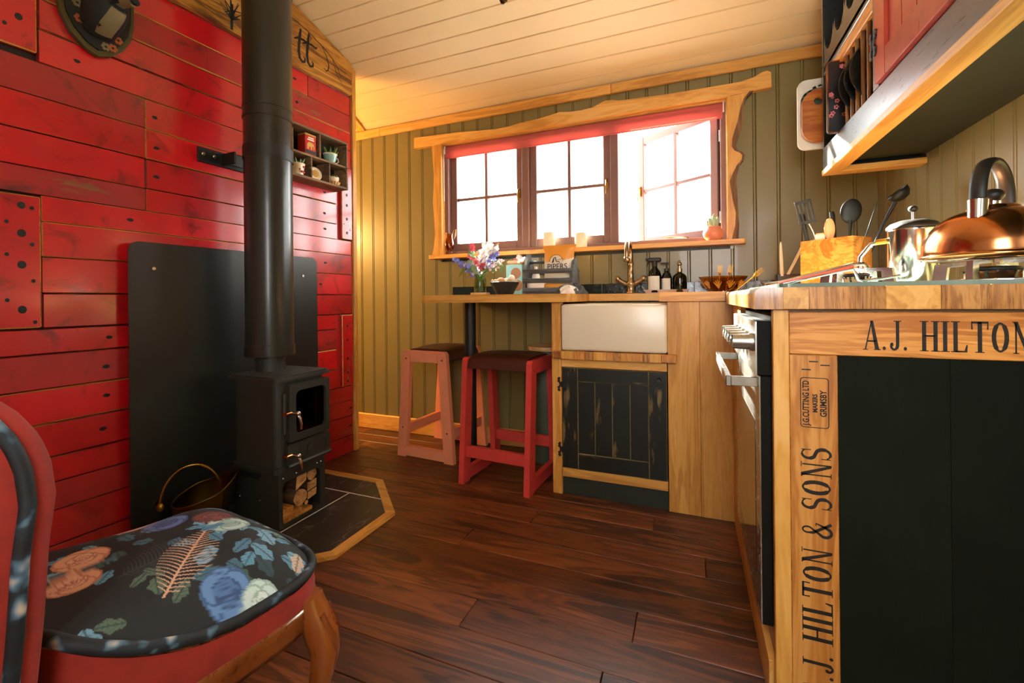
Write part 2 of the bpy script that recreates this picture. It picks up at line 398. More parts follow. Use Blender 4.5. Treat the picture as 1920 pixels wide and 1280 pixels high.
# ---- window wall: tongue and groove boards
wb = G()
for a in ((XL, XR+.1, YB, YB+.1, 0, 1.163), (XL, XR+.1, YB, YB+.1, 1.90, 2.12), (XL, -1.50, YB, YB+.1, 1.163, 1.90), (.185, XR+.1, YB, YB+.1, 1.163, 1.90)): wb.box(*a)
wb = wb.build('wall_back', 'green_dark', kind='structure', label='olive green tongue and groove wall with the window')
def bead(w): return [(0, .006), (.0035, 0), (w-.014, 0), (w-.0115, .0045), (w-.009, .0005), (w-.0035, .0005), (w, .006), (w, .014), (0, .014)]
def tgb(x0, x1, z0, z1):
    if x1-x0 < .03: P = [(0, 0), (x1-x0, 0), (x1-x0, .014), (0, .014)]
    else: P = bead(x1-x0)
    G().prism(P, lambda a, b, c: (x0+a, YB-.014+b, c), z0, z1).build('board', 'green_wall', wb, origin='c')
k_ = 0; x1 = .81
while x1 > XL:
    x0 = x1-.1017; b = min(x1, XR)
    if b <= -1.5 or x0 >= .185: tgb(x0, b, 0, 2.06)
    else:
        tgb(x0, b, 0, 1.13); tgb(x0, b, 1.92, 2.06)
        if x0 < -1.5: tgb(x0, -1.5, 1.13, 1.92)
        if b > .185: tgb(.185, b, 1.13, 1.92)
    x1 = x0
# dark glazed tiles along the back of the worktop
xt = -1.413
while xt < .75:
    x2 = min(xt+.238, .78)
    G().box(xt+.0015, x2-.0015, YB-.024, YB-.0135, .912, .966, .0015).build('tile', 'tile_glaze', wb, origin='c')
    xt = x2
# ---- right wall
wr = G().box(XR, XR+.1, YF-.1, YB+.1, 0, 2.45).build('wall_right', 'green_dark', kind='structure', label='olive green tongue and groove wall behind the kettle')
y1 = YB-.014
while y1 > YF:
    y0 = y1-.0916
    G().prism(bead(.0916), lambda a, b, c: (XR-.014+b, y0+.0916-a, c), 0, ceil((y0+y1)/2)-.005).build('board', 'green_wall', wr, origin='c')
    y1 = y0
# ---- far left wall and wall behind the camera (with an open stable door)
wl = G().box(XL-.08, XL, YF-.1, YB+.1, 0, 2.5).build('wall_far_left', 'white_paint', kind='structure', label='cream end wall of the sleeping area')
DX0, DX1, DZ0, DZ1 = DOOR
wf = G()
for a in ((XL, DX0, 0, 2.2), (DX1, XR+.1, 0, 2.2), (DX0, DX1, 0, DZ0), (DX0, DX1, DZ1, 2.2)): wf.box(a[0], a[1], YF-.08, YF, a[2], a[3])
wf = wf.build('wall_front', 'white_paint', kind='structure', label='cream wall with an open doorway behind the viewer')
# ---- ceiling: cream boards on a shallow barrel vault
cg = G()
ys = [YF-.1+i*(YB+.2-YF)/16 for i in range(17)]
for a, b in zip(ys, ys[1:]):
    cg.add([(XL-.1, a, ceil(a)+.03), (XR+.1, a, ceil(a)+.03), (XR+.1, b, ceil(b)+.03), (XL-.1, b, ceil(b)+.03), (XL-.1, a, ceil(a)+.08), (XR+.1, a, ceil(a)+.08), (XR+.1, b, ceil(b)+.08), (XL-.1, b, ceil(b)+.08)], BOXF)
cg = cg.build('ceiling', 'cream', kind='structure', label='curved ceiling of cream painted boards')
yc = 2.513
while yc > YF-.05:
    ya = yc-.0925; za, zb = ceil(ya), ceil(yc); n = Vector((0, za-zb, .0925)).normalized(); d = Vector((0, .0925, zb-za)); L = d.length; d.normalize()
    o = Vector((0, ya, za))
    P = [(.0, .005), (.004, 0), (L-.004, 0), (L, .005), (L, .02), (0, .02)]
    g = G().prism(P, lambda a, b, c: tuple(o+d*a+n*b+Vector((c, 0, 0))), XR, XL)
    g.build('board', 'cream', cg, origin='c'); yc = ya
# ceiling batten beyond the partition and oak cornice
bt = G()
for i in range(14):
    a = 2.475-i*.07; b = a-.07
    bt.add([(-2.155, a, ceil(a)-.014), (-2.10, a, ceil(a)-.014), (-2.10, b, ceil(b)-.014), (-2.155, b, ceil(b)-.014), (-2.155, a, ceil(a)+.01), (-2.10, a, ceil(a)+.01), (-2.10, b, ceil(b)+.01), (-2.155, b, ceil(b)+.01)], BOXF)
bt.build('trim_1', 'oak_y', kind='structure', label='oak batten crossing the ceiling beyond the red wall')
cn = thing('trim_2', 'oak cornice strip between the ceiling and the window wall', None, (0, YB, 2.04), kind='structure')
for a, b in ((XL, -1.965), (-1.964, -.4), (-.399, XR-.015)):
    G().box(a, b, YB-.034, YB-.0145, 2.012, 2.066, .003).build('strip', 'oak_x', cn)
sk = thing('baseboard_back', 'oak skirting board along the window wall', None, (0, YB, 0), kind='structure')
G().box(XL, -.6, YB-.034, YB-.0145, 0, .10, .004).build('strip', 'oak_x', sk)
# ---- red partition wall of reclaimed planks
P0 = (-1.862, 1.96, 0); RZ = -.0561
red = thing('wall_left', 'red painted wall of worn reclaimed planks behind the stove', None, P0, RZ, kind='structure')
poly = [(-2.5, 0), (.098, 0), (.098, ceil(2.058)-.002)]
for i in range(12): s_ = .098-(2.598)*(i+1)/12; poly.append((s_, ceil(1.96+s_)-.002))
G().prism(poly, lambda a, b, c: (c, a, b), -.11, -.018).build('core', 'soil', red, local=True)
rows = [0, .098, .215, .305, .388, .50, .612, .725, .807, .922, 1.039, 1.153, 1.236, 1.32, 1.436, 1.55, 1.662, 1.77, 1.87, 1.975, 2.085, 2.2, 2.32, 2.45]
holes = {7: [-1.05], 6: [-1.06], 5: [-1.06], 4: [-1.07], 11: [-.985], 12: [-.1], 13: [-.1, -.9], 14: [-.1, -.9], 15: [-.905], 10: [-.1], 9: [-.13], 2: [.075], 1: [.072], 18: [-.27], 19: [-.28, -1.1], 17: [-1.02], 16: [-1.13]}
def plank(s0, s1, z0, z1, front, mat='red_plank', ch=None, hl=(), name='plank'):
    g = G(); ch = ch if ch is not None else RND.choice((.0012, .0015, .0028, .004))
    g.box(-.02, front, s0+.0007, s1-.0007, z0+.0009, z1-.0009, ch, 0, 1)
    for h in hl:
        zz = z0+(z1-z0)*RND.uniform(.42, .58)
        Pp = [(h+.010*cos(t)*RND.uniform(.8, 1.3), zz+.0065*sin(t)*RND.uniform(.8, 1.2)) for t in [2*pi*i/9 for i in range(9)]]
        g.prism(Pp, lambda a, b, c: (c, a, b), front-.003, front+.0004, 2)
    g.build(name, [mat, 'barewood' if RND.random() < .22 else 'edge_red', 'ink'], red, local=True, origin='c')
for i, (z0, z1) in enumerate(zip(rows, rows[1:])):
    fr = RND.uniform(-.002, .001); hl = holes.get(i, [])
    s_min, s_max = -2.45, .096
    zt = min(z1, 3)
    if i == 0 or True:
        mids = {15: [-.936], 14: [-.936], 13: [-.936], 12: [-.936], 19: [-.2], 3: [-.7], 17: [-.5], 1: [-.45]}.get(i, [])
        if 12 <= i <= 15: s_max = -.014
        if 4 <= i <= 7: s_max = -.022
        if 8 <= i <= 11: s_min = -1.222
        if i >= 16 and i <= 19: s_min = -1.226
        ends = [s_min]+sorted(mids)+[s_max]
        for a, b in zip(ends, ends[1:]):
            # planks near the roof are cut short where the vault comes down
            while zt > z0+.01 and (ceil(1.96+b) < zt): b -= .06
            if b-a < .1: continue
            plank(a, b, z0, zt, fr, RND.choice(('red_plank', 'red_plank', 'red_plank', 'red_dull')) if i not in (6, 2) else 'red_dull', hl=[h for h in hl if a < h < b])
        if 8 <= i <= 11: plank(-2.45, -1.325, z0, zt, fr)
        if 16 <= i <= 19: plank(-2.45, -1.33, z0, zt, fr)
# raised vertical stiles with bolts
def stile(s0, s1, z0, z1, front=.012, bolts=()):
    g = G().box(-.018, front, s0, s1, z0+.001, z1-.001, .004, 0, 1)
    for (s_, z_, r_) in bolts:
        Pp = [(s_+r_*cos(t), z_+r_*1.25*sin(t)) for t in [2*pi*i/10 for i in range(10)]]
        g.prism(Pp, lambda a, b, c: (c, a, b), front-.004, front+.0012, 2)
    g.build('stile', ['red_plank_v', 'barewood', 'iron'], red, local=True, origin='c')
stile(-1.325, -1.224, .810, 1.230, .006, [(-1.268, 1.195, .009), (-1.268, 1.108, .010), (-1.268, 1.01, .010), (-1.268, .87, .010), (-1.245, 1.19, .005), (-1.30, 1.14, .005), (-1.245, 1.075, .005), (-1.30, 1.04, .005), (-1.24, .83, .005), (-1.30, .9, .005), (-1.243, .96, .005)])
stile(-1.33, -1.229, 1.685, 2.08, .006, [(-1.27, 1.78, .009), (-1.27, 1.93, .009), (-1.30, 1.745, .005)])
stile(.014, .094, 1.240, 1.66, .008, [(.052, 1.28, .007), (.052, 1.36, .007), (.052, 1.44, .007), (.052, 1.5, .007), (.075, 1.3, .003), (.03, 1.33, .003)])
stile(.010, .092, .392, .806, .008, [(.048, .74, .006), (.048, .66, .006), (.048, .55, .007), (.048, .47, .006), (.048, .42, .006), (.075, .72, .003)])
G().box(-.018, -.012, -.03, .03, .39, 1.66).build('back_board', 'red_dull', red, local=True)
G().box(-.115, .012, .098, .116, 0, ceil(2.075)-.004, .002).box(-.115, .006, .116, .134, 0, ceil(2.09)-.004, .003).build('trim_3', 'oak_z', None, kind='structure', label='oak edging strip at the end of the red wall')
t3 = bpy.data.objects['trim_3']; t3.location = P0; t3.rotation_euler = (0, 0, RZ)
# ---- window
win = thing('window_1', 'three light casement window with the right hand sash swung open', None, (-.66, YB, 1.16), kind='structure')
WX0, WX1, WZ0, WZ1 = -1.478, .175, 1.165, 1.90
g = G()
g.box(WX0, WX0+.03, YB-.005, YB+.085, WZ0, WZ1, .002).box(WX1-.03, WX1, YB-.005, YB+.085, WZ0, WZ1, .002)
g.box(WX0+.03, WX1-.03, YB-.005, YB+.085, WZ1-.04, WZ1, .002).box(WX0+.03, WX1-.03, YB+.0, YB+.085, WZ0, WZ0+.032, .002)
for m_ in (-.922, -.392): g.box(m_-.022, m_+.022, YB+.005, YB+.085, WZ0+.032, WZ1-.04, .003)
g.build('frame', 'sash_paint', win)
def sash(x0, x1, name='sash', piv=None, ang=0):
    z0, z1 = WZ0+.034, WZ1-.042; y0, y1 = YB+.03, YB+.07; st = .042
    def fin(g, nm, mt, par):
        if piv is not None:
            Mr = Matrix.Translation(piv) @ Matrix.Rotation(ang, 4, 'Z') @ Matrix.Translation(-Vector(piv))
            g.v = [tuple(Mr @ Vector(v)) for v in g.v]
        return g.build(nm, mt, par)
    g = G()
    g.box(x0, x0+st, y0, y1, z0, z1, .003).box(x1-st, x1, y0, y1, z0, z1, .003).box(x0+st, x1-st, y0, y1, z0, z0+st+.006, .003).box(x0+st, x1-st, y0, y1, z1-st, z1, .003)
    f = fin(g, name, 'sash_paint', win)
    xm = (x0+x1)/2; zm = z0+(z1-z0)*.505
    fin(G().box(xm-.009, xm+.009, y0+.004, y1-.004, z0+st, z1-st, .002), 'glazing_bar', 'sash_paint', f)
    fin(G().box(x0+st, x1-st, y0+.006, y1-.006, zm-.009, zm+.009, .002), 'glazing_bar', 'sash_paint', f)
    for a, b in ((x0+st, xm-.009), (xm+.009, x1-st)):
        for c, d in ((z0+st, zm-.009), (zm+.009, z1-st)):
            fin(G().box(a, b, (y0+y1)/2-.002, (y0+y1)/2+.002, c, d), 'pane', 'pane_glass', f)
    hx = x1-st/2 if piv is None else x0+st/2
    fin(G().box(hx-.006, hx+.006, y0-.012, y0, zm-.03, zm+.03, .002).tube([(hx, y0-.012, zm+.02), (hx, y0-.03, zm+.015), (hx, y0-.034, zm-.02), (hx, y0-.03, zm-.06)], .004, 6), 'catch', 'brass', f)
sash(-1.446, -.945); sash(-.899, -.415)
sash(-.368, .143, piv=(.143, YB+.05, 0), ang=OPEN)
for hz in (1.30, 1.72): G().cyl((.146, YB+.035, hz-.03), (.146, YB+.035, hz+.03), .007, n=8).build('hinge', 'chrome', win)
G().tube([(-.13, YB+.02, WZ0+.045), (-.02, YB+.12, WZ0+.05), (.05, YB+.26, WZ0+.05)], .004, 6).build('stay', 'brass', win)
# live-edge oak surround and sill
tr = thing('trim_4', 'live edge oak surround and sill framing the window', None, (-.66, YB, 1.16), kind='structure')
top = [(-1.677, 1.952), (-1.587, 1.946), (-1.35, 1.938), (-1.2, 1.925), (-1.092, 1.918), (-1.0, 1.92), (-.935, 1.929), (-.818, 1.935), (-.74, 1.945), (-.689, 1.953), (-.635, 1.945), (-.564, 1.942), (-.504, 1.946), (-.47, 1.958), (-.43, 1.972), (-.39, 1.97), (-.357, 1.96), (-.245, 1.954), (-.11, 1.949), (.02, 1.947), (.144, 1.947), (.235, 1.947), (.29, 1.957), (.332, 1.976), (.35, 1.978), (.366, 1.968), (.368, 1.895)]
bot = [(.285, 1.892), (.17, 1.886), (-1.475, 1.882), (-1.545, 1.879), (-1.678, 1.882)]
G().prism((top+bot)[::-1], XZ, YB-.046, YB-.0145).build('header', 'oak_x', tr)
jr = [(.206, 1.886), (.285, 1.893), (.255, 1.862), (.243, 1.83), (.240, 1.748), (.232, 1.71), (.218, 1.672), (.208, 1.634), (.216, 1.612), (.236, 1.600), (.246, 1.585), (.242, 1.562), (.224, 1.539), (.211, 1.49), (.207, 1.461), (.213, 1.38), (.215, 1.301), (.219, 1.24), (.216, 1.174)]
ji = [(.172, 1.174), (.172, 1.886)]
G().prism(jr[:1]+jr[1:]+ji, XZ, YB-.044, YB-.0145).build('jamb', 'oak_z', tr)
bk = [(x+.004, z) for x, z in jr[1:]]; bk2 = [(x-.016-.010*sin(z*23), z) for x, z in jr[1:]][::-1]
G().prism(bk+bk2, XZ, YB-.048, YB-.0145).build('bark_edge', 'bark_light', tr)
jl = [(-1.475, 1.174), (-1.475, 1.883), (-1.543, 1.880), (-1.536, 1.78), (-1.529, 1.685), (-1.533, 1.60), (-1.539, 1.514), (-1.53, 1.40), (-1.525, 1.306), (-1.534, 1.23), (-1.547, 1.174)]
G().prism(jl, XZ, YB-.044, YB-.0145).build('jamb', 'oak_z', tr)
G().box(WX0, WX0+.006, YB-.02, YB+.0, 1.175, 1.882).box(WX1-.006, WX1, YB-.02, YB, 1.175, 1.885).box(WX0, WX1, YB-.02, YB+.0, 1.876, 1.884).build('lining', 'oak_x', tr)
P = rrect(-1.557, .25, YB-.077, YB+.012, .012, 4)
G().prism(P, XY, 1.148, 1.171).build('sill', 'oak_x', tr)
# warm lamp in the sleeping area behind the partition
lm = thing('wall_light', 'small warm globe light beyond the red wall', 'lamp', (-2.95, 1.75, 1.5))
G().cyl((-2.95, 1.75, ceil(1.75)), (-2.95, 1.75, 1.52), .006, n=8).build('stem', 'brass', lm)
G().ball((-2.95, 1.75, 1.47), .05).build('globe', 'lamp_glow', lm)
ld = bpy.data.lights.new('globe_bulb', 'POINT'); ld.energy = LAMP; ld.color = (1, .56, .17); ld.shadow_soft_size = .14
lo = bpy.data.objects.new('globe_bulb', ld); COL.objects.link(lo); lo.parent = lm; lo.location = (.0, .0, -.03)
# ============================================================ STOVE CORNER
# ---- hearth
he = thing('hearth', 'black slate hearth with a cut corner and oak edging under the stove', 'hearth', (-1.5, 1.335, 0))
O_ = [(-1.862, 1.747), (-1.40, 1.747), (-1.14, 1.497), (-1.14, 1.17), (-1.40, .92), (-1.908, .92)]
I_ = [(-1.864, 1.712), (-1.415, 1.712), (-1.175, 1.482), (-1.175, 1.185), (-1.415, .955), (-1.906, .955)]
for i in range(5):
    G().prism([O_[i], O_[i+1], I_[i+1], I_[i]][::-1], XY, .0005, .014).build('edging_strip', 'oak_y' if i == 2 else 'oak_x', he)
G().prism(I_[::-1], XY, .0005, .0088).build('grout_bed', 'grout', he)
for P in ([(-1.862, 1.585), (-1.280, 1.585), (-1.415, 1.7105), (-1.862, 1.7105)], [(-1.4515, 1.577), (-1.275, 1.577), (-1.1765, 1.4815), (-1.1765, 1.1855), (-1.4155, .9565), (-1.4515, .9565)], [(-1.904, .9565), (-1.4585, .9565), (-1.4585, 1.577), (-1.868, 1.577)]):
    G().prism(P, XY, .002, .0095).build('slate_tile', 'slate', he)
ZH = .010
# ---- stove
st = thing('wood_stove', 'small black cast iron wood stove with chrome handles on a log store stand', 'stove', (-1.59, 1.335, ZH))
fx = -1.468
G().prism(rrect(-1.712, fx, 1.215, 1.455, .028, 5), XY, .243, .578, sm=False).build('body', 'stove_black', st)
G().prism(rrect(-1.722, fx+.008, 1.207, 1.463, .03, 5), XY, .222, .246).build('skirt', 'stove_black', st)
lid = G()
lid.prism(rrect(-1.728, -1.448, 1.198, 1.472, .022, 4), XY, .578, .590).prism(rrect(-1.722, -1.456, 1.205, 1.465, .02, 4), XY, .590, .597)
lid.build('lid', 'stove_black', st)
G().cyl((-1.653, 1.34, .597), (-1.653, 1.34, .665), .056, n=28).cyl((-1.653, 1.34, .64), (-1.653, 1.34, .648), .058, n=28).build('flue_collar', 'stove_black', st)
YX = lambda a, b, c: (c, a, b)
door = G().ring(rrect(1.252, 1.456, .338, .562, .008, 5), rrect(1.283, 1.436, .364, .534, .022, 5), YX, fx, fx+.024).build('door', 'stove_black', st)
G().box(fx+.008, fx+.011, 1.28, 1.44, .36, .537).build('pane', 'fire_glass', door)
G().box(fx-.0, fx+.0015, 1.28, 1.44, .36, .537).build('fire_back', 'stove_deep', door)
G().cyl((fx+.005, 1.30, .378), (fx+.005, 1.34, .398), .0045, n=8).cyl((fx+.005, 1.345, .385), (fx+.005, 1.375, .388), .0048, n=8).cyl((fx+.005, 1.31, .39), (fx+.005, 1.318, .45), .0045, n=8).build('burning_log', 'bark', door)
G().box(fx, fx+.012, 1.238, 1.253, .37, .53, .004).build('hinge_flange', 'stove_black', st)
def lever(z, nm):
    g = G().cyl((fx+.018, 1.268, z), (fx+.05, 1.268, z), .007, .008, 12).ball((fx+.052, 1.268, z), .010)
    g.tube([(fx+.046, 1.268, z), (fx+.058, 1.27, z-.018), (fx+.060, 1.274, z-.04), (fx+.054, 1.279, z-.062)], [.006, .0062, .0055, .0045], 8)
    h = g.build(nm, 'chrome', st); G().box(fx+.0, fx+.03, 1.235, 1.262, z-.006, z+.006, .003).build('latch', 'copper', h)
lever(.452, 'handle')
ash = G().prism(rrect(1.248, 1.46, .248, .330, .006, 3), YX, fx, fx+.020).box(fx, fx+.03, 1.243, 1.464, .238, .252, .005).build('ash_door', 'stove_black', st)
G().prism([(1.362+.026*cos(t), .292+.026*sin(t)) for t in [2*pi*i/24 for i in range(24)]], YX, fx+.02, fx+.027).build('air_wheel', 'stove_black', ash)
G().cyl((fx+.027, 1.362, .292), (fx+.034, 1.362, .292), .005, n=10).build('wheel_screw', 'chrome', ash)
G().ring(rrect(1.30, 1.44, .264, .318, .02, 5), rrect(1.304, 1.436, .268, .314, .017, 5), YX, fx+.02, fx+.0225).build('moulding', 'stove_black', ash)
lever(.288, 'ash_handle')
for hz in (.39, .53): G().cyl((fx+.012, 1.460, hz-.013), (fx+.012, 1.460, hz+.013), .006, n=8).build('hinge', 'stove_black', st)
# stand
G().prism(rrect(-1.708, -1.472, 1.2205, 1.2265, .002, 2), XY, ZH, .222).build('stand_side', 'stove_black', st)
G().prism(rrect(-1.708, -1.472, 1.4435, 1.4495, .002, 2), XY, ZH, .222).build('stand_side', 'stove_black', st)
G().box(-1.708, -1.70, 1.2265, 1.4435, ZH, .222).build('stand_back', 'stove_black', st)
G().box(-1.70, -1.472, 1.2265, 1.4435, ZH, ZH+.008).build('stand_base', 'stove_black', st)
G().ring(rrect(1.2205, 1.4495, ZH, .222, .003, 4), rrect(1.238, 1.424, ZH+.009, .185, .022, 4), YX, -1.475, -1.468).build('stand_front', 'stove_black', st)
G().prism([(-1.69, .218), (-1.555, .218), (-1.575, .192), (-1.67, .192)], XZ, 1.2180, 1.2204).build('hand_slot', 'stove_deep', st)
G().ring(rrect(-1.685, -1.565, .085, .135, .008, 3), rrect(-1.681, -1.569, .089, .131, .006, 3), XZ, 1.2185, 1.2204).build('maker_plate', 'stove_black', st)
for p in ((-1.466, 1.238, .203), (-1.466, 1.30, .203), (-1.466, 1.405, .207), (-1.466, 1.425, .207)): G().ball(p, .0042, 8, 6).build('bolt', 'chrome', st)
for p in ((-1.682, 1.2195, .11), (-1.568, 1.2195, .11)): G().ball(p, .004, 8, 6).build('bolt', 'chrome', st)
# ---- firewood in the store
lab = ['squared split log on top of the pile in the stove stand', 'round log with dark bark at the top right of the stove stand', 'thick round log with pale cut end in the middle of the pile', 'split log wedged at the right of the pile under the stove', 'flat offcut lying under the right hand split log', 'short pale stick tucked below the round log']
def logp(name, poly, x0, x1, label, jag=0):
    t = thing(name, label, 'firewood', (-1.56, sum(p[0] for p in poly)/len(poly), min(p[1] for p in poly)), group='firewood in the stove stand')
    G().prism(poly, YX, x0, x1-.003, 0, 0).build('bark', 'bark', t); G().prism(poly, YX, x1-.003, x1).build('cut_end', 'log_end', t)
def circ(cy, cz, r, n=14, e=.06): return [(cy+r*cos(2*pi*i/n)*(1+e*sin(3*i)), cz+r*sin(2*pi*i/n)*(1+e*cos(5*i))) for i in range(n)]
logp('firewood_log', [(1.312, .125), (1.362, .148), (1.366, .183), (1.352, .187), (1.318, .176)], -1.66, -1.482, lab[0])
logp('firewood_log', circ(1.395, .162, .0245), -1.66, -1.484, lab[1])
logp('firewood_log', circ(1.335, .088, .0325), -1.67, -1.483, lab[2])
logp('firewood_log', [(1.372, .098), (1.418, .103), (1.420, .135), (1.374, .131)], -1.66, -1.485, lab[3])
logp('firewood_log', [(1.372, .063), (1.415, .070), (1.419, .098), (1.374, .092)], -1.66, -1.484, lab[4])
logp('firewood_log', circ(1.362, .056, .009, 8), -1.6, -1.481, lab[5])
kl = ['lowest kindling plank in the stove stand', 'pale kindling plank on top of the stack at the left of the stove stand', 'kindling batten stacked second from the bottom in the stove stand']
for i, (a, b, c, d, x1_) in enumerate(((1.236, 1.39, .0185, .033, -1.478), (1.238, 1.30, .0525, .07, -1.482), (1.237, 1.335, .0345, .0515, -1.476))):
    G().box(-1.67, x1_, a, b, c, d, .0015).build('kindling_plank', 'pine_x', None, label=kl[i], cat='firewood', group='kindling in the stove stand', origin='c')
# ---- flue
FX, FY, fr = -1.653, 1.34, .0915
flu = thing('flue_pipe', 'tall matt black flue pipe rising from the stove to the ceiling', 'flue pipe', (FX, FY, .66))
def pc(z0, z1, r, nm): G().cyl((FX, FY, z0), (FX, FY, z1), r, n=48).build(nm, 'flue_black', flu)
pc(.70, 1.645, fr, 'lower_section'); pc(1.645, 2.47, fr+.002, 'upper_section')
pc(.662, .705, fr+.004, 'base_collar'); pc(1.648, 1.656, fr+.0045, 'joint_ring'); pc(1.690, 1.70, fr+.0045, 'joint_ring'); pc(1.541, 1.543, fr+.0008, 'seam'); pc(2.19, 2.2, fr+.005, 'joint_ring')
br_ = thing('flue_bracket', 'black steel bracket with bolts holding the flue to the red wall', 'bracket', (*P0[:2], 1.5), RZ)
G().box(.001, .012, -.755, -.53, 1.475-1.5, 1.538-1.5, .002).build('wall_plate', 'iron', br_, local=True)
G().box(.012, .10, -.66, -.652, -.022, .03, .002).box(.05, .058, -.66, -.56, -.022, .03, .002).build('arm', 'iron', br_, local=True)
G().cyl((FX, FY, 1.478), (FX, FY, 1.53), fr+.0035, n=48, cap=False).build('band', 'iron', br_)
for a in (-.735, -.69, -.575): G().ball((.012, a, .01), (.004, .008, .008), 10, 6).build('bolt', 'steel', br_, local=True)
# ---- heat shield
sh = thing('heat_shield', 'large matt black metal heat shield fixed to the red wall behind the stove', 'heat shield', (*P0[:2], .015), RZ)
Pq = rrect(-1.012, -.192, 0., 1.098, .035, 6)
G().prism(Pq, lambda a, b, c: (c, a, b), .040, .0435).build('plate', 'shield_black', sh, local=True)
for a, b in ((-.934, 1.0), (-.28, 1.0), (-.934, .12), (-.28, .12)):
    G().cyl((.0, a, b), (.0402, a, b), .008, n=10).build('spacer', 'iron', sh, local=True)
    G().cyl((.0435, a, b), (.0475, a, b), .008, .0065, 12).build('screw', 'steel', sh, local=True)
# ---- coal scuttle
cs = thing('coal_scuttle', 'old brass coal scuttle with a hoop handle between the chair and the stove', 'coal scuttle', (-1.70, 1.09, ZH))
cs.scale = (1.08, 1.08, 1.15)
def scut(u, v):
    t = 2*pi*u; zz = v; r = .062+.03*sin(min(zz*1.6, 1.57))
    lip = max(0, cos(t-1.))**3
    return (r*cos(t)*(1+.14*lip*v*v)*1.05, r*sin(t)*.92*(1+.14*lip*v*v), .02+v*(.13+.05*max(0, cos(t-1.))**2-.03*max(0, cos(t+2.1))))
G().grid(scut, 36, 12).build('bucket', 'old_brass', cs, local=True)
G().lathe([(.0, .022), (.055, .022), (.062, .02), (.05, .012), (.058, 0), (.0, 0)], n=28).build('foot', 'old_brass', cs, local=True)
rim = [Vector(scut(i/40, 1.0)) for i in range(40)]
G().tube(rim, .0035, 6, closed=True).build('rim', 'old_brass', cs, local=True)
hp = [(-.058*1.05+.0, .06, .12)]
hp = [Vector((.048*cos(t)-.03, .072*cos(t)-.02, .12+.115*sin(t))) for t in [pi*i/18 for i in range(19)]]
G().tube(hp, .0045, 8).build('handle', 'brass', cs, local=True)
for p in (hp[0], hp[-1]): G().ball(p, (.014, .010, .014)).build('handle_boss', 'brass', cs, local=True)
# ---- pigeonhole shelf on the red wall with its contents
SZ = 1.50
shf = thing('pigeonhole_shelf', 'old wooden pigeonhole shelf hung on the red wall beside the flue', 'shelf', (*P0[:2], SZ), RZ)
s0, s1, D_ = -.385, -.030, .105
G().box(.001, .006, s0, s1, 0, .262).build('back_board', 'green_dark', shf, local=True)
for nm, a in (('bottom_board', (.006, D_, s0, s1, 0, .012)), ('top_board', (.006, D_, s0, s1, .250, .262)), ('middle_shelf', (.006, D_-.005, s0+.01, s1-.01, .118, .128)), ('side_board', (.006, D_, s0, s0+.01, .012, .25)), ('side_board', (.006, D_, s1-.01, s1, .012, .25)),
    ('divider', (.006, D_-.004, -.218, -.209, .128, .25)), ('divider', (.006, D_-.004, -.272, -.263, .012, .118)), ('divider', (.006, D_-.004, -.158, -.149, .012, .118))):
    G().box(*a, .0015).build(nm, 'driftwood', shf, local=True)
def onshelf(name, label, cat, s_, z_, d_=.065): return thing(name, label, cat, tuple(Matrix.Translation(P0) @ Matrix.Rotation(RZ, 4, 'Z') @ Vector((d_, s_, SZ+z_))), RZ)
t = onshelf('storage_tin', 'red storage tin printed with an elephant on the upper shelf', 'tin', -.268, .128, .068)
G().box(-.028, .028, -.034, .034, 0, .098, .003).build('body', 'red_tin', t, local=True)
G().box(-.029, .029, -.035, .035, .096, .106, .004).build('lid', 'tin_gold', t, local=True)
G().box(.0281, .0286, -.034, .034, .004, .022).build('dark_band', 'tin_dark', t, local=True)
el = [(-.022, .026), (-.022, .052), (-.012, .062), (.008, .062), (.018, .056), (.022, .04), (.02, .028), (.016, .03), (.014, .045), (.008, .043), (.008, .026), (.0, .026), (-.001, .04), (-.01, .04), (-.012, .026)]
G().prism(el, lambda a, b, c: (c, a, b), .0281, .0287).build('printed_elephant', 'tin_gold', t, local=True)
G().box(.0281, .0286, -.02, .02, .072, .078).box(.0281, .0286, -.015, .018, .082, .088).build('lettering', 'paper_cream', t, local=True)
def spikes(g, n, r, h, c=(0, 0, 0), w_=.004, sp=.6, seed=1):
    q = random.Random(seed)
    for i in range(n):
        a = 2*pi*i/n*1.618+q.random(); k = q.uniform(.2, 1); d = Vector((cos(a)*k*sp, sin(a)*k*sp, 1)).normalized()
        b = Vector(c)+Vector((cos(a)*r*k, sin(a)*r*k, 0)); L = h*q.uniform(.7, 1.1)
        g.tube([b, b+d*L*.6, b+d*L], [w_*.8, w_, .0006], 6)
    return g
def pot(t, prof, mat, plant=None, soilr=None, soilz=None):
    G().lathe(prof, n=28).build('pot', mat, t, local=True)
    if soilr: G().cyl((0, 0, soilz-.004), (0, 0, soilz), soilr, n=18).build('soil', 'soil', t, local=True)
t = onshelf('teacup_planter', 'pale turquoise teacup planted with a spiky succulent', 'planter', -.115, .128, .062)
pot(t, [(0, 0), (.018, 0), (.02, .006), (.03, .018), (.035, .045), (.037, .052), (.034, .052), (.032, .045)], 'teal_cer', soilr=.033, soilz=.046)
G().lathe([(.0355, .046), (.0375, .053), (.034, .053)], n=28).build('rim', 'cream_cer', t, local=True)
G().tube([(0, .034, .040), (.0, .052, .042), (.0, .058, .028), (.0, .045, .014), (.0, .030, .014)], .0035, 8).build('handle', 'cream_cer', t, local=True)
spikes(G(), 15, .024, .045, (0, 0, .046), .0042, .8, 3).build('succulent', 'leaf', t, local=True)
t = onshelf('patterned_pot', 'cream flower pot with red painted flowers and a small succulent', 'planter', -.318, .012, .06)
pot(t, [(0, 0), (.025, 0), (.027, .01), (.032, .05), (.036, .062), (.033, .062), (.031, .052)], 'cream_cer', soilr=.031, soilz=.055)
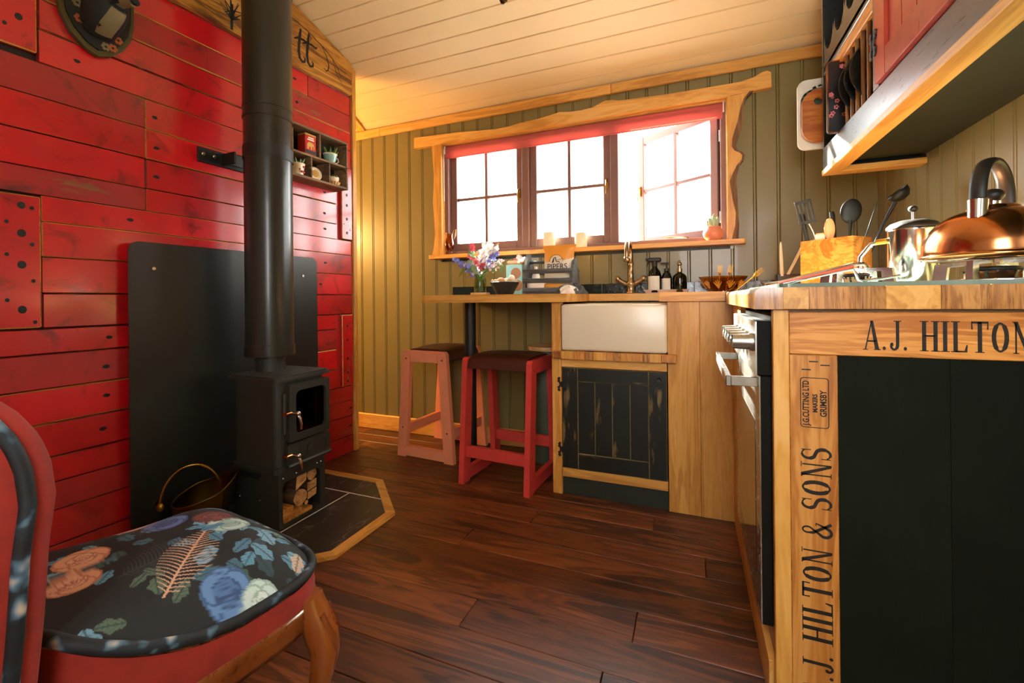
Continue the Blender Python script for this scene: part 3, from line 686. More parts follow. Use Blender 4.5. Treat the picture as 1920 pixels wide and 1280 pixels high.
for a, z_ in ((-.3, .03), (.35, .045), (.05, .02), (.5, .02)):
    r_ = .0285+.09*z_; G().ball((r_*cos(a), r_*sin(a), z_), (.003, .007, .006), 8, 6).build('painted_flower', 'red_tin', t, local=True)
spikes(G(), 12, .02, .04, (0, 0, .055), .004, .7, 5).build('succulent', 'succulent', t, local=True)
t = onshelf('round_tin', 'small round cream tin leaning on edge in the lower shelf', 'tin', -.215, .012, .06)
Mt = Matrix.Translation((0, 0, .037)) @ Matrix.Rotation(radians(78), 4, 'Y') @ Matrix.Rotation(.2, 4, 'X')
G().lathe([(0, -.006), (.036, -.006), (.037, 0), (.036, .006), (.031, .007), (.030, .006), (0, .006)], n=32, M=Mt).build('body', 'cream_cer', t, local=True)
G().lathe([(.0, .0065), (.018, .0068), (.020, .0062)], n=24, M=Mt).build('printed_disc', 'tin_gold', t, local=True)
G().lathe([(.0345, .0062), (.0372, .0015), (.0372, -.004)], n=32, M=Mt).build('red_rim', 'red_tin', t, local=True)
t = onshelf('fluted_dish', 'small fluted gold and cream dish at the right end of the lower shelf', 'dish', -.090, .012, .06)
G().grid(lambda u, v: ((.024+.010*v+.002*cos(2*pi*u*14))*cos(2*pi*u), (.024+.010*v+.002*cos(2*pi*u*14))*sin(2*pi*u), .022*v), 84, 3).build('bowl', 'tin_gold', t, local=True)
G().cyl((0, 0, 0), (0, 0, .018), .026, n=20).build('base', 'cream_cer', t, local=True)
t = onshelf('tiny_planter', 'tiny cream bowl with a green succulent stacked in the fluted dish', 'planter', -.090, .031, .06)
pot(t, [(0, 0), (.015, 0), (.026, .012), (.028, .026), (.026, .031), (.023, .03)], 'cream_cer', soilr=.024, soilz=.028)
g = G()
for i in range(14): a = i*2.4; k = .004+.0014*i; g.ball((k*cos(a), k*sin(a), .036-.0004*i), (.0075, .0055, .009), 8, 6)
g.build('succulent', 'leaf_dark', t, local=True)
# ---- carved sign under the ceiling
sg = thing('wooden_sign', 'long live edge wooden sign with burnt scroll lettering above the red planks', 'sign', (*P0[:2], 2.085), RZ)
low = [(-2.3+.1*i, .0+.006*sin(i*1.7)) for i in range(24)]+[(.075, .0), (.082, .01)]
up = [(.082, ceil(2.04)-2.085-.012)]+[(.05-.1*i, ceil(2.01-.1*i)-2.085-.012-.004*abs(sin(i*2.1))) for i in range(24)]
G().prism(low+up, lambda a, b, c: (c, a, b), .003, .026).build('board', 'sign_wood', sg, local=True)
def rib(g, pts, w_, x=.0265, mi=0):
    P = [Vector((p[0], p[1], 0)) for p in pts]; L = []; R_ = []
    for i, p in enumerate(P):
        d = (P[min(i+1, len(P)-1)]-P[max(i-1, 0)]).normalized(); n = Vector((-d.y, d.x, 0)); ww = (w_[i] if isinstance(w_, (list, tuple)) else w_)/2
        L.append((x, (p+n*ww).x, (p+n*ww).y)); R_.append((x, (p-n*ww).x, (p-n*ww).y))
    n = len(P); g.add(L+R_, [(i, i+1, n+i+1, n+i) for i in range(n-1)], mi)
def tee(o):
    g = G()
    rib(g, [(o+.012, .205), (o+.006, .17), (o, .12), (o-.002, .08), (o+.004, .05), (o+.018, .038), (o+.034, .045), (o+.036, .062), (o+.026, .068)], [.010, .016, .016, .016, .016, .015, .012, .010, .006])
    rib(g, [(o-.03, .135), (o-.005, .150), (o+.03, .155), (o+.055, .15), (o+.062, .16)], [.006, .013, .013, .011, .006]); return g
tee(-.275).build('letter', 'ink', sg, local=True); tee(-.225).build('letter', 'ink', sg, local=True)
g = G(); rib(g, [(-.32, .235), (-.22, .215), (-.12, .18), (-.06, .15), (-.02, .11), (.0, .07)], [.003, .005, .005, .005, .004, .003])
rib(g, [(-.13, .185), (-.10, .14), (-.085, .10), (-.09, .07), (-.105, .06), (-.118, .07)], [.003, .006, .007, .007, .006, .004]); rib(g, [(-.22, .215), (-.20, .19), (-.205, .17)], [.003, .006, .002]); rib(g, [(-.06, .15), (-.03, .075), (.015, .03)], [.003, .004, .002])
g.build('scroll', 'ink', sg, local=True)
g = G()
for i in range(16): a = -.55+.012*(i-8); rib(g, [(-.62, .05+.02*(i % 3)), (-.62+.05*cos(i*.8), .10+.05*sin(i*.8))], [.008, .002])
rib(g, [(-.62, .005), (-.618, .12)], .012); g.build('burnt_tree', 'ink', sg, local=True)
# ---- badger head on a shield plaque
bp = thing('badger_plaque', 'badger head ornament mounted on a shield shaped wooden plaque', 'ornament', (*P0[:2], 1.745), RZ)
half = [(0, 0), (.035, .015), (.07, .05), (.095, .10), (.105, .16), (.105, .24), (.095, .28), (.06, .30), (0, .315)]
pl = [(-1.083+a, b) for a, b in half]+[(-1.083-a, b) for a, b in half[::-1][1:-1]]
G().prism(pl, lambda a, b, c: (c, a, b), .003, .022).build('plaque', 'plaque_green', bp, local=True)
pl2 = [(-1.083+a*.88, .02+b*.9) for a, b in half]+[(-1.083-a*.88, .02+b*.9) for a, b in half[::-1][1:-1]]
G().prism(pl2, lambda a, b, c: (c, a, b), .022, .030).build('raised_panel', 'badger_print', bp, local=True)
def loft(g, path, sec, n=16, mi=0):
    P = [Vector(p) for p in path]; vs = []
    for i, p in enumerate(P):
        d = (P[min(i+1, len(P)-1)]-P[max(i-1, 0)]).normalized(); a = Vector((0, 0, 1)).cross(d)
        a = a.normalized() if a.length > 1e-4 else Vector((0, 1, 0)); b = d.cross(a)
        for j in range(n): t = 2*pi*j/n; vs.append(p+a*cos(t)*sec[i][0]+b*sin(t)*sec[i][1])
    k = len(P)
    g.add(vs, [(i*n+j, i*n+(j+1) % n, (i+1)*n+(j+1) % n, (i+1)*n+j) for i in range(k-1) for j in range(n)], mi, True)
    g.add(vs[:n], [tuple(range(n))[::-1]], mi); g.add(vs[-n:], [tuple(range(n))], mi); return g
c0 = -1.083
hp_ = [(.025, c0, .10), (.045, c0, .118), (.06, c0, .13), (.073, c0+.002, .148), (.085, c0+.005, .165), (.098, c0+.008, .178), (.11, c0+.012, .185), (.125, c0+.016, .184), (.14, c0+.02, .18), (.152, c0+.024, .175), (.165, c0+.028, .168), (.185, c0+.033, .158)]
hs_ = [(.05, .055), (.055, .06), (.058, .062), (.058, .062), (.056, .06), (.051, .055), (.046, .048), (.039, .04), (.032, .033), (.027, .027), (.022, .021), (.015, .013)]
hg = loft(G(), hp_, hs_, 40); hm = []
for f in range(len(hg.f)):
    k, j_ = divmod(f, 40); ang_ = abs(cos(2*pi*(j_+.5)/40)) if k < 11 else 0
    hm.append(1 if k < 11 and ((.45 < ang_ and k < 9) or False) else 0)
hg.m = hm
hg.build('head', ['badger_white', 'badger_black'], bp, local=True)
for sd in (-1, 1):
    G().ball((.05, c0+sd*.045, .205), (.012, .016, .02)).build('ear', 'badger_black', bp, local=True)
G().ball((.190, c0+.034, .158), (.012, .013, .011)).build('nose', 'badger_black', bp, local=True)
loft(G(), [(.03, c0, .08), (.07, c0, .10), (.10, c0+.008, .135), (.13, c0+.016, .152)], [(.045, .03), (.046, .03), (.036, .022), (.02, .012)], 12).build('throat', 'badger_black', bp, local=True)
for a, b, m_ in ((-1.135, .10, 'print_orange'), (-1.11, .085, 'print_orange'), (-1.045, .045, 'print_orange'), (-1.065, .04, 'badger_white'), (-1.14, .15, 'badger_white'), (-1.03, .08, 'print_orange')):
    g = G()
    for i in range(6): g.ball((.031, a+.009*cos(i*pi/3), b+.009*sin(i*pi/3)), (.0015, .006, .006), 8, 4)
    g.build('printed_flower', m_, bp, local=True)
# ============================================================ STOOLS
def stool(label, loc, rz, paint):
    t = thing('bar_stool', label, 'stool', loc, rz, 'bar stools under the breakfast bar')
    Hh, xb = .602, .187; th = .028
    def ybar(z): return .192-(.192-.148)*z/Hh
    for sx in (-1, 1):
        x0, x1 = (xb-th, xb) if sx > 0 else (-xb, -xb+th)
        for sy in (-1, 1):
            P = [(sy*ybar(0), 0), (sy*ybar(Hh-.012), Hh-.012), (sy*(ybar(Hh)-.012), Hh), (sy*(ybar(Hh)-.056), Hh), (sy*(ybar(0)-.062), 0)]
            P = P if sy < 0 else P[::-1]
            g = G().prism(P[::-1], lambda a, b, c: (c, a, b), x0, x1); g.build('leg', paint, t, local=True)
            for zz in (Hh-.045, .165): G().cyl((sx*(xb-.001), sy*(ybar(zz)-.028), zz), (sx*(xb+.001), sy*(ybar(zz)-.028), zz), .005, n=8).build('screw', 'old_brass', t, local=True)
        y_ = ybar(Hh)-.056; G().prism([(-y_, Hh-.062), (y_, Hh-.062), (y_, Hh), (-y_, Hh)], lambda a, b, c: (c, a, b), x0, x1).build('top_rail', paint, t, local=True)
        y_ = ybar(.03)-.0605; G().prism([(-y_, .008), (y_, .008), (y_, .062), (-y_, .062)], lambda a, b, c: (c, a, b), x0, x1).build('bottom_rail', paint, t, local=True)
    for sy in (-1, 1):
        yy = ybar(.15)-.03; G().box(-xb+th, xb-th, sy*yy-.012, sy*yy+.012, .122, .176, .002).build('footrest', paint, t, local=True)
    def seat(u, v):
        a = (u-.5)*2; y = -.150+.30*v; ex = 1-.15*abs(2*v-1)**6
        return (a*(xb-th-.001), y, Hh-.048+ (.058+.010*cos(a*1.4)) * (max(0, 1-abs(2*v-1)**5))**.5)
    g = G().grid(seat, 14, 22)
    g.grid(lambda u, v: ((.5-u)*2*(xb-th-.001), -.150+.30*v, Hh-.05+.0*u), 14, 22)
    for sy in (0, 1): pass
    for sx in (-1, 1):
        E_ = [((sx)*(xb-th-.001), -.150+.30*k/22, seat(0 if sx < 0 else 1, k/22)[2]) for k in range(23)]+[(sx*(xb-th-.001), .15, Hh-.05), (sx*(xb-th-.001), -.15, Hh-.05)]
        g.add(E_, [tuple(range(25))])
    g.build('seat', 'leather', t, local=True)
    return t
stool('bright red stool with brown leather seat in front of the sink cupboard', (-.848, 2.045, 0), radians(-4.3), 'red_paint')
stool('salmon pink stool with brown leather seat nearest the red wall', (-1.362, 2.258, 0), radians(85.7), 'pink_paint')
# ---- lidded bin under the bar
bn = thing('pedal_bin', 'round green bin with a wooden lid behind the red stool', 'bin', (-.735, 2.343, 0))
G().lathe([(0, 0), (.108, 0), (.111, .01), (.111, .595), (.105, .605), (0, .605)], n=32).build('drum', 'bin_green', bn, local=True)
G().cyl((0, 0, .606), (0, 0, .626), .116, n=36).build('lid', 'palewood_x', bn, local=True)
# ============================================================ SINK RUN
CY = 1.935
wk = thing('worktop', 'oak worktop and breakfast bar running under the window', 'worktop', (-.6, 2.2, .91))
def plank_top(x0, x1, y0, y1, nm, rl=0):
    P = [(x0, y0), (x1, y0), (x1, y1), (x0, y1)] if not rl else [(x0+rl, y0)]+[(x1, y0), (x1, y1), (x0, y1)]+[(x0, y0+rl), (x0+rl*.12, y0+rl*.5), (x0+rl*.5, y0+rl*.12)]
    G().prism(P, XY, .8715, .9095).build(nm, 'oak_x', wk)
plank_top(-1.283, -.513, 1.90, YB-.0145, 'bar_top', .03)
plank_top(-.513, -.122, 2.375, YB-.0145, 'sink_strip'); plank_top(-.122, .124, 1.912, YB-.0145, 'right_top')
G().cyl((-1.098, 2.10, 0), (-1.098, 2.10, .8715), .030, n=24).cyl((-1.098, 2.10, 0), (-1.098, 2.10, .008), .045, n=24).build('support_leg', 'iron', wk)
sc = thing('sink_cupboard', 'oak framed sink cupboard with a distressed black plank door', 'cupboard', (-.34, 2.19, 0))
G().box(-.594, -.550, CY, CY+.045, 0, .8705, .002).build('post', 'oak_z', sc)
G().box(-.594, -.576, CY+.045, YB-.036, 0, .8705).build('side_panel', 'green_dark', sc)
G().box(-.5495, -.0955, CY+.002, CY+.03, .578, .616, .0015).build('top_rail', 'oak_x', sc)
G().box(-.5495, -.0955, CY+.002, CY+.03, .081, .120, .0015).build('bottom_rail', 'oak_x', sc)
G().box(-.5495, -.0955, CY+.012, CY+.028, 0, .0805).build('plinth', 'green_dark', sc)
dx0, dx1, dz0, dz1 = -.547, -.098, .1225, .5755
G().box(dx0, dx1, CY+.012, CY+.024, dz0, dz1).build('door_back', 'black_worn', sc)
door = G().box(dx0, dx0+.072, CY+.001, CY+.012, dz0, dz1, .0015, 0, 1).build('door', ['black_worn', 'wear_gold'], sc)
G().box(dx1-.072, dx1, CY+.001, CY+.012, dz0, dz1, .0015, 0, 1).build('stile', ['black_worn', 'wear_gold'], door)
for a, b in ((dz0, dz0+.07), (dz1-.06, dz1)): G().box(dx0+.0725, dx1-.0725, CY+.001, CY+.012, a, b, .0015, 0, 1).build('rail', ['black_wornx', 'wear_gold'], door)
n_ = 4; a0 = dx0+.073; wd = (dx1-.073-a0)/n_
for i in range(n_): G().box(a0+i*wd, a0+(i+1)*wd-.001, CY+.006, CY+.012, dz0+.0705, dz1-.0605, .0012, 0, 1).build('plank', ['black_worn', 'wear_gold'], door)
g = G().ring([(-.128+.021*cos(2*pi*i/24+pi/8), .541+.021*sin(2*pi*i/24+pi/8)) for i in range(24)], [(-.128+.013*cos(2*pi*i/24+pi/8), .541+.013*sin(2*pi*i/24+pi/8)) for i in range(24)], XZ, CY-.008, CY+.001)
g.cyl((-.128, CY+.001, .541), (-.128, CY-.014, .541), .011, .009, 12).build('knob', 'iron', door)
def hl_hinge(x, y, z, par, fn=None, sc_=1.):
    g = G(); fn = fn or (lambda a, b, c: (x+a, y+c, z+b))
    for sx in (-1, 1):
        P = [(sx*.002, -.010), (sx*.006, -.010), (sx*.008, -.022), (sx*.004, -.030), (sx*.012, -.033), (sx*.019, -.026), (sx*.016, -.018), (sx*.021, -.013), (sx*.012, -.008), (sx*.010, 0), (sx*.012, .008), (sx*.021, .013), (sx*.016, .018), (sx*.019, .026), (sx*.012, .033), (sx*.004, .030), (sx*.008, .022), (sx*.006, .010), (sx*.002, .010)]
        P = [(a*sc_, b*sc_) for a, b in P]
        g.prism(P if sx > 0 else P[::-1], fn, 0, -.0035)
    g.cyl(fn(0, -.012*sc_, -.002), fn(0, .012*sc_, -.002), .0035, n=8)
    g.build('hinge', 'iron', par)
for hz in (.499, .204): hl_hinge(-.5485, CY-.0005, hz, sc)
# drip shelf of end grain blocks
ds = thing('block_shelf', 'thick shelf of end grain oak blocks under the white sink', 'shelf', (-.32, 2.1, .62))
bx_ = [-.583, -.541, -.49, -.436, -.396, -.342, -.309, -.28, -.232, -.19, -.162, -.118, -.055]
for i, (a, b) in enumerate(zip(bx_, bx_[1:])):
    G().box(a, b, 1.905, 1.9345 if i == 0 else 1.932 if i == 11 else 2.30, .618, .6525, .004 if i in (0, 11) else .001).build('block', ['endgrain', 'oak_z', 'pine_z'][i % 3], ds, origin='c')
# belfast sink
sk_ = thing('belfast_sink', 'white ceramic belfast sink', 'sink', (-.318, 2.15, .654))
def sinkbox():
    x0, x1, y0, y1, z0, z1, w_ = -.5455, -.0935, 1.922, 2.372, .6545, .861, .026
    bm = bmesh.new(); bmesh.ops.create_cube(bm, size=1)
    for v in bm.verts: v.co = Vector(((x0+x1)/2+v.co.x*(x1-x0), (y0+y1)/2+v.co.y*(y1-y0), (z0+z1)/2+v.co.z*(z1-z0)))
    bm.faces.ensure_lookup_table(); topf = max(bm.faces, key=lambda f: f.calc_center_median().z)
    r = bmesh.ops.inset_region(bm, faces=[topf], thickness=w_)
    r2 = bmesh.ops.extrude_discrete_faces(bm, faces=[topf])
    for v in r2['faces'][0].verts: v.co.z = z0+.03
    bmesh.ops.bevel(bm, geom=list(bm.edges), offset=.011, segments=4, profile=.5, affect='EDGES')
    g = G(); bm.verts.index_update(); g.add([v.co.copy() for v in bm.verts], [[v.index for v in f.verts] for f in bm.faces], 0, True); bm.free(); return g
sinkbox().build('basin', 'ceramic', sk_)
cp = thing('corner_panel', 'tall oak panel between the white sink and the oven', 'panel', (.03, CY, 0))
G().box(-.0925, .030, CY-.002, CY+.02, 0, .870, .0015).build('board', 'oak_z', cp, origin='c'); G().box(.0303, .168, CY-.002, CY+.02, 0, .870, .0015).build('board', 'oak_z', cp, origin='c')
# bridge tap
TX, TY, TZ = -.298, 2.425, .9095
tp = thing('bridge_tap', 'antique brass two handle kitchen tap behind the sink', 'tap', (TX, TY, TZ))
tp.scale = (1.05, 1.05, 1.05)
G().lathe([(0, 0), (.026, 0), (.027, .006), (.02, .012), (.019, .03), (.024, .045), (.026, .055), (.016, .066), (.013, .09), (.015, .10), (.012, .107), (.0125, .14), (.016, .148), (.013, .155), (.011, .19), (.011, .20)], n=20).build('body', 'tap_metal', tp, local=True)
sp = [Vector((0, 0, .19))]+[Vector((0, -.075+.075*cos(t), .20+.06*sin(t))) for t in [pi*i/14 for i in range(15)]]+[Vector((0, -.15, .17))]
G().tube(sp, [.011]*15+[.0115, .012], 12).build('spout', 'tap_metal', tp, local=True)
G().lathe([(.011, 0), (.015, .004), (.015, .018), (.012, .022)], (0, -.15, .152), n=16).build('spout_nozzle', 'tap_metal', tp, local=True)
for sx in (-1, 1):
    a = G().tube([(sx*.014, 0, .046), (sx*.045, -.01, .062), (sx*.062, -.015, .075)], [.012, .0105, .012], 12).ball((sx*.064, -.016, .077), .014).build('arm', 'tap_metal', tp, local=True)
    g = G(); c = Vector((sx*.080, -.02, .088)); ax = Vector((sx*.8, -.2, .56)).normalized(); u = ax.orthogonal().normalized(); v = ax.cross(u)
    g.cyl(Vector((sx*.066, -.016, .078)), c+ax*.004, .007, .006, 10)
    for q in range(4):
        dd = u*cos(q*pi/2)+v*sin(q*pi/2); g.cyl(c, c+dd*.022, .0045, .0055, 8).ball(c+dd*.023, .0065, 8, 6)
    g.ball(c+ax*.004, .009, 10, 8).build('cross_handle', 'tap_metal', a)
# ============================================================ RIGHT HAND RUN (peninsula side)
EY = 1.075
rt = thing('worktop', 'thick oak worktop carrying the hob on the right', 'worktop', (.45, 1.7, .908))
g = G(); xs_ = [.125, .176, .222, .30, .348, .43, .50, .575, .66, XR-.0145]
for i, (a, b) in enumerate(zip(xs_, xs_[1:])):
    if i == 0:
        P = [(a, .862), (b, .862), (b, .9075), (a+.012, .9075), (a+.004, .904), (a, .895)]
        G().prism(P, lambda p, q, c: (p, c, q), 1.058, YB-.0145).build('stave', 'endgrain', rt, origin='c')
    else: G().box(a, b, 1.058, YB-.0145, .862, .9075, .0008).build('stave', ['endgrain', 'oak_y', 'endgrain'][i % 3], rt, origin='c')
ec = thing('end_cabinet', 'cabinet end clad with printed crate boards and a dark green panel', 'cabinet', (.48, 1.09, 0))
G().box(.160, .1895, EY, EY+.022, 0, .8615, .0015).build('post', 'oak_z', ec)
G().box(.190, XR-.015, EY+.004, EY+.016, .7675, .8565, .0015, 0, 1).build('crate_board', ['pine_x', 'barewood'], ec)
G().box(.190, .2748, EY+.004, EY+.016, 0, .7668, .0015, 0, 1).build('crate_board', ['pine_z', 'barewood'], ec)
for a, b in ((.275, .452), (.4523, .63), (.6303, XR-.015)): G().box(a, b, EY+.008, EY+.018, 0, .767, .0006).build('plank', 'panel_green', ec, origin='c')
G().box(.162, .60, EY+.018, EY+.022, 0, .86).build('carcass', 'beige_board', ec)
for (a, b) in ((.225, .752), (.245, .745), (.212, .735)): G().box(a, a+.016, EY+.0032, EY+.0042, b, b+.0025).build('nail', 'iron', ec)
# painted serif lettering
def ribb(pts, w_):
    out = []; P = [Vector((x, y)) for x, y in pts]; L = []; R_ = []
    for i, p in enumerate(P):
        d = (P[min(i+1, len(P)-1)]-P[max(i-1, 0)]); d.normalize(); n = Vector((-d.y, d.x)); ww = (w_[i] if isinstance(w_, list) else w_)/2
        L.append(p+n*ww); R_.append(p-n*ww)
    return [[L[i], L[i+1], R_[i+1], R_[i]] for i in range(len(P)-1)]
def Q(*p): return [[Vector(v) for v in p]]
def serif(x, y, w_=.16, t=.03): return Q((x-w_/2, y-t/2), (x+w_/2, y-t/2), (x+w_/2, y+t/2), (x-w_/2, y+t/2))
def vst(x, t=.13): return Q((x-t/2, .015), (x+t/2, .015), (x+t/2, .985), (x-t/2, .985))+serif(x, .015, t+.14)+serif(x, .985, t+.14)
def arc(cx, cy, rx, ry, a0, a1, n=14): return [(cx+rx*cos(radians(a0+(a1-a0)*i/n)), cy+ry*sin(radians(a0+(a1-a0)*i/n))) for i in range(n+1)]
def glyph(c):
    if c == 'A': return Q((.03, 0), (.08, 0), (.29, 1), (.25, 1))+Q((.22, 1), (.32, 1), (.52, 0), (.38, 0))+Q((.14, .27), (.42, .27), (.42, .33), (.14, .33))+serif(.06, .015, .17)+serif(.45, .015, .22), .56
    if c == 'H': return vst(.11)+vst(.46)+Q((.11, .48), (.46, .48), (.46, .54), (.11, .54)), .57
    if c == 'I': return vst(.12), .25
    if c == 'L': return vst(.12)+Q((.12, 0), (.46, 0), (.48, .24), (.44, .24), (.38, .05), (.12, .05)), .5
    if c == 'T': return vst(.27)[:1]+serif(.27, .015, .27)+Q((.02, 1), (.52, 1), (.52, .93), (.02, .93))+Q((.02, 1), (.05, 1), (.07, .74), (.02, .74))+Q((.49, 1), (.52, 1), (.52, .74), (.47, .74)), .54
    if c == 'O': return ribb(arc(.25, .5, .18, .44, 0, 360, 28), [.13 if abs(cos(2*pi*i/28)) > .5 else .07 for i in range(29)]), .52
    if c == 'N': return Q((.08, 0), (.13, 0), (.13, .95), (.08, .95))+Q((.03, 1), (.16, 1), (.47, 0), (.38, 0))+Q((.42, 0), (.47, 0), (.47, .95), (.42, .95))+serif(.105, .015, .17)+serif(.445, .985, .17)+serif(.07, .985, .12), .54
    if c == 'S': return ribb(arc(.22, .74, .155, .22, 35, 180, 9)+arc(.22, .74, .155, .22, 180, 235, 3)[1:]+[(.22, .52)]+arc(.22, .27, .165, .24, 55, 0, 4)+arc(.22, .27, .165, .24, 0, -150, 10)[1:], [.05]*4+[.09]*6+[.12]*10+[.09]*6+[.05]*8)+Q((.34, .66), (.37, .66), (.37, .98), (.34, .98))+Q((.05, .02), (.08, .02), (.08, .33), (.05, .33)), .46
    if c == 'J': return Q((.22, .2), (.33, .2), (.33, .985), (.22, .985))+serif(.275, .985, .26)+ribb(arc(.165, .2, .11, .17, 0, -170, 12), [.11]*4+[.08]*9)+ribb(arc(.09, .2, .03, .04, 0, 360, 8), .06), .40
    if c == '.': return Q(*arc(.06, .065, .055, .065, 0, 360, 10)[:-1]), .16
    if c == '&': return ribb([(.50, .02), (.34, .30), (.16, .62)]+arc(.24, .80, .10, .16, 180, -60, 10)+[(.16, .45)]+arc(.20, .22, .15, .20, 150, 340, 10)+[(.44, .40), (.48, .52), (.40, .52)], [.10, .10, .10]+[.06]*11+[.08]+[.10]*11+[.05]*3), .56
    return [], .26
def letters(txt, M, size, wid, par, track=.05):
    x = 0
    for ch in txt:
        polys, adv = glyph(ch)
        if polys:
            g = G()
            for p in polys:
                g.add([M @ Vector(((x+v[0])*wid, v[1]*size, 0)) for v in p], [tuple(range(len(p)))])
            g.build('letter', 'ink', par)
        x += adv+track
    return x*wid
# top board: baseline along x, front face y
Mx = Matrix(((1, 0, 0, .318), (0, 0, 1, EY+.0036), (0, 1, 0, .781), (0, 0, 0, 1)))
letters('A.J. HILTON & SONS', Mx, .058, .0485, ec, .06)
My = Matrix(((0, -1, 0, .2625), (0, 0, 1, EY+.0036), (1, 0, 0, .062), (0, 0, 0, 1)))
letters('A.J. HILTON & SONS', My, .0535, .0615, ec, .05)
g = G().ring(rrect(.209, .2595, .616, .720, .006, 3), rrect(.2105, .258, .6175, .7185, .005, 3), XZ, EY+.0034, EY+.004).build('stamp_border', 'ink', ec)
def upright(x, z): return Matrix(((0, -1, 0, x), (0, 0, 1, EY+.0036), (1, 0, 0, z), (0, 0, 0, 1)))
text_mesh('J.G.CUTTING LTD', .0158, upright(.2195, .667), 'stamp_text', 'ink', ec, .74, bold=.0004)
text_mesh('MAKERS', .0115, upright(.2355, .667), 'stamp_text', 'ink', ec, .9, bold=.0004); text_mesh('GRIMSBY', .0155, upright(.2500, .667), 'stamp_text', 'ink', ec, .88, bold=.0004)
# ---- oven
ov = thing('oven', 'stainless steel built in oven with round knobs and a bar handle', 'oven', (.42, 1.37, .16))
OY0, OY1 = 1.102, 1.63
G().box(.162, .66, OY0+.01, OY1-.01, .165, .845).build('body', 'black_plastic', ov)
G().box(.133, .162, OY0, OY1, .7155, .834, .0015).build('fascia_edge', 'matt_black', ov)
G().box(.130, .133, OY0, OY1, .716, .8335).build('fascia', 'steel', ov)
G().box(.139, .160, OY0, OY1, .168, .7135, .001).build('door', 'matt_black', ov)
G().box(.1365, .139, OY0, OY1, .168, .7135).build('door_skin', 'steel', ov)
G().box(.1358, .1366, OY0+.07, OY1-.07, .24, .60).build('door_window', 'black_gloss', ov)
G().box(.072, .083, OY0+.02, OY1-.03, .684, .709, .0015).build('handle', 'steel', ov)
for yy in (OY0+.02, OY1-.045): G().box(.083, .137, yy, yy+.015, .686, .707, .001).build('handle_bracket', 'steel', ov)
for i in range(5):
    yy = OY0+.045+i*.082
    k = G().cyl((.130, yy, .785), (.122, yy, .785), .022, .021, 20).cyl((.122, yy, .785), (.088, yy, .785), .0185, .0165, 20).build('knob', 'steel', ov)
    G().box(.086, .089, yy-.002, yy+.002, .785, .80).build('pointer', 'black_plastic', k)
pl_ = thing('plinth', 'low oak plinth under the oven', 'plinth', (.17, 1.5, 0))
G().box(.150, .166, 1.10, CY-.003, 0, .095, .001).build('board', 'oak_y', pl_); G().box(.166, .60, 1.10, CY-.003, .095, .16).build('shelf', 'beige_board', pl_)
G().box(.150, .168, OY1+.003, CY-.003, .098, .861, .001).build('filler_panel', 'oak_z', pl_)
# ============================================================ HOB AND WHAT STANDS ON IT
CT = .9078
hb = thing('gas_hob', 'glass topped gas hob set on the right hand worktop', 'hob', (.47, 1.4, CT))
G().prism(rrect(.178, .772, 1.085, 1.66, .012, 4), XY, CT, CT+.0085).build('glass_plate', 'hob_glass', hb)
def burner(cx, cy, r, nm=''):
    b = G().lathe([(0, CT+.0085), (r+.012, CT+.0085), (r+.01, CT+.014), (r, CT+.016), (r, CT+.030), (r-.004, CT+.033), (0, CT+.033)], (cx, cy, 0), n=28).build('burner', 'chrome', hb)
    g = G().lathe([(0, CT+.033), (r-.003, CT+.033), (r-.002, CT+.038), (r-.008, CT+.041), (0, CT+.041)], (cx, cy, 0), n=28)
    g.build('burner_cap', 'iron', b)
    g = G()
    for i in range(20): a = 2*pi*i/20; g.box(-.0015, .0015, -.001, .001, 0, .004, M=Matrix.Translation((cx+r*cos(a), cy+r*sin(a), CT+.0285)) @ Matrix.Rotation(a, 4, 'Z'))
    g.build('flame_port', 'black_plastic', b, kind='stuff')
    ps = G()
    for i in range(4):
        a = pi/4+i*pi/2; d = Vector((cos(a), sin(a), 0)); o = Vector((cx, cy, 0))
        M = Matrix.Translation(o+d*(r+.045)) @ Matrix.Rotation(a, 4, 'Z')
        ps.add([M @ Vector(v) for v in [(-.012, -.006, CT+.0086), (.014, -.006, CT+.0086), (.008, -.005, CT+.052), (-.075, -.004, CT+.056), (-.075, -.004, CT+.049), (-.016, -.005, CT+.044), (-.012, .006, CT+.0086), (.014, .006, CT+.0086), (.008, .005, CT+.052), (-.075, .004, CT+.056), (-.075, .004, CT+.049), (-.016, .005, CT+.044)]],
               [(0, 1, 2, 3, 4, 5), (11, 10, 9, 8, 7, 6), (0, 6, 7, 1), (1, 7, 8, 2), (2, 8, 9, 3), (3, 9, 10, 4), (4, 10, 11, 5), (5, 11, 6, 0)])
    ps.ring([(cx+(r+.064)*cos(t), cy+(r+.064)*sin(t)) for t in [2*pi*i/32 for i in range(32)]], [(cx+(r+.05)*cos(t), cy+(r+.05)*sin(t)) for t in [2*pi*i/32 for i in range(32)]], XY, CT+.0086, CT+.0125)
    ps.build('pan_support', 'steel', b)
KX, KY = .611, 1.285
burner(KX, KY, .046); burner(.418, 1.475, .034)
kt = thing('kettle', 'copper whistling kettle with a black hoop handle on the hob', 'kettle', (KX, KY, CT+.056))
prof = [(0, 0), (.10, 0), (.114, .003), (.1175, .008), (.1172, .02), (.1155, .036), (.111, .053), (.103, .069), (.091, .084), (.075, .097), (.056, .1055), (.044, .109), (.042, .110)]
G().lathe(prof, n=56).build('body', 'copper', kt, local=True)
G().lathe([(.1175, .004), (.1215, .006), (.1225, .010), (.1180, .013)], n=56).build('base_rim', 'copper', kt, local=True)
l_ = G().lathe([(.043, .108), (.041, .114), (.030, .118), (0, .120)], n=40).build('lid', 'copper', kt, local=True)
G().cyl((0, 0, .118), (0, 0, .128), .010, n=14).build('knob_stem', 'chrome', l_, local=True)
G().ball((0, 0, .140), (.019, .019, .0145), 18, 12).build('knob', 'black_plastic', l_, local=True)
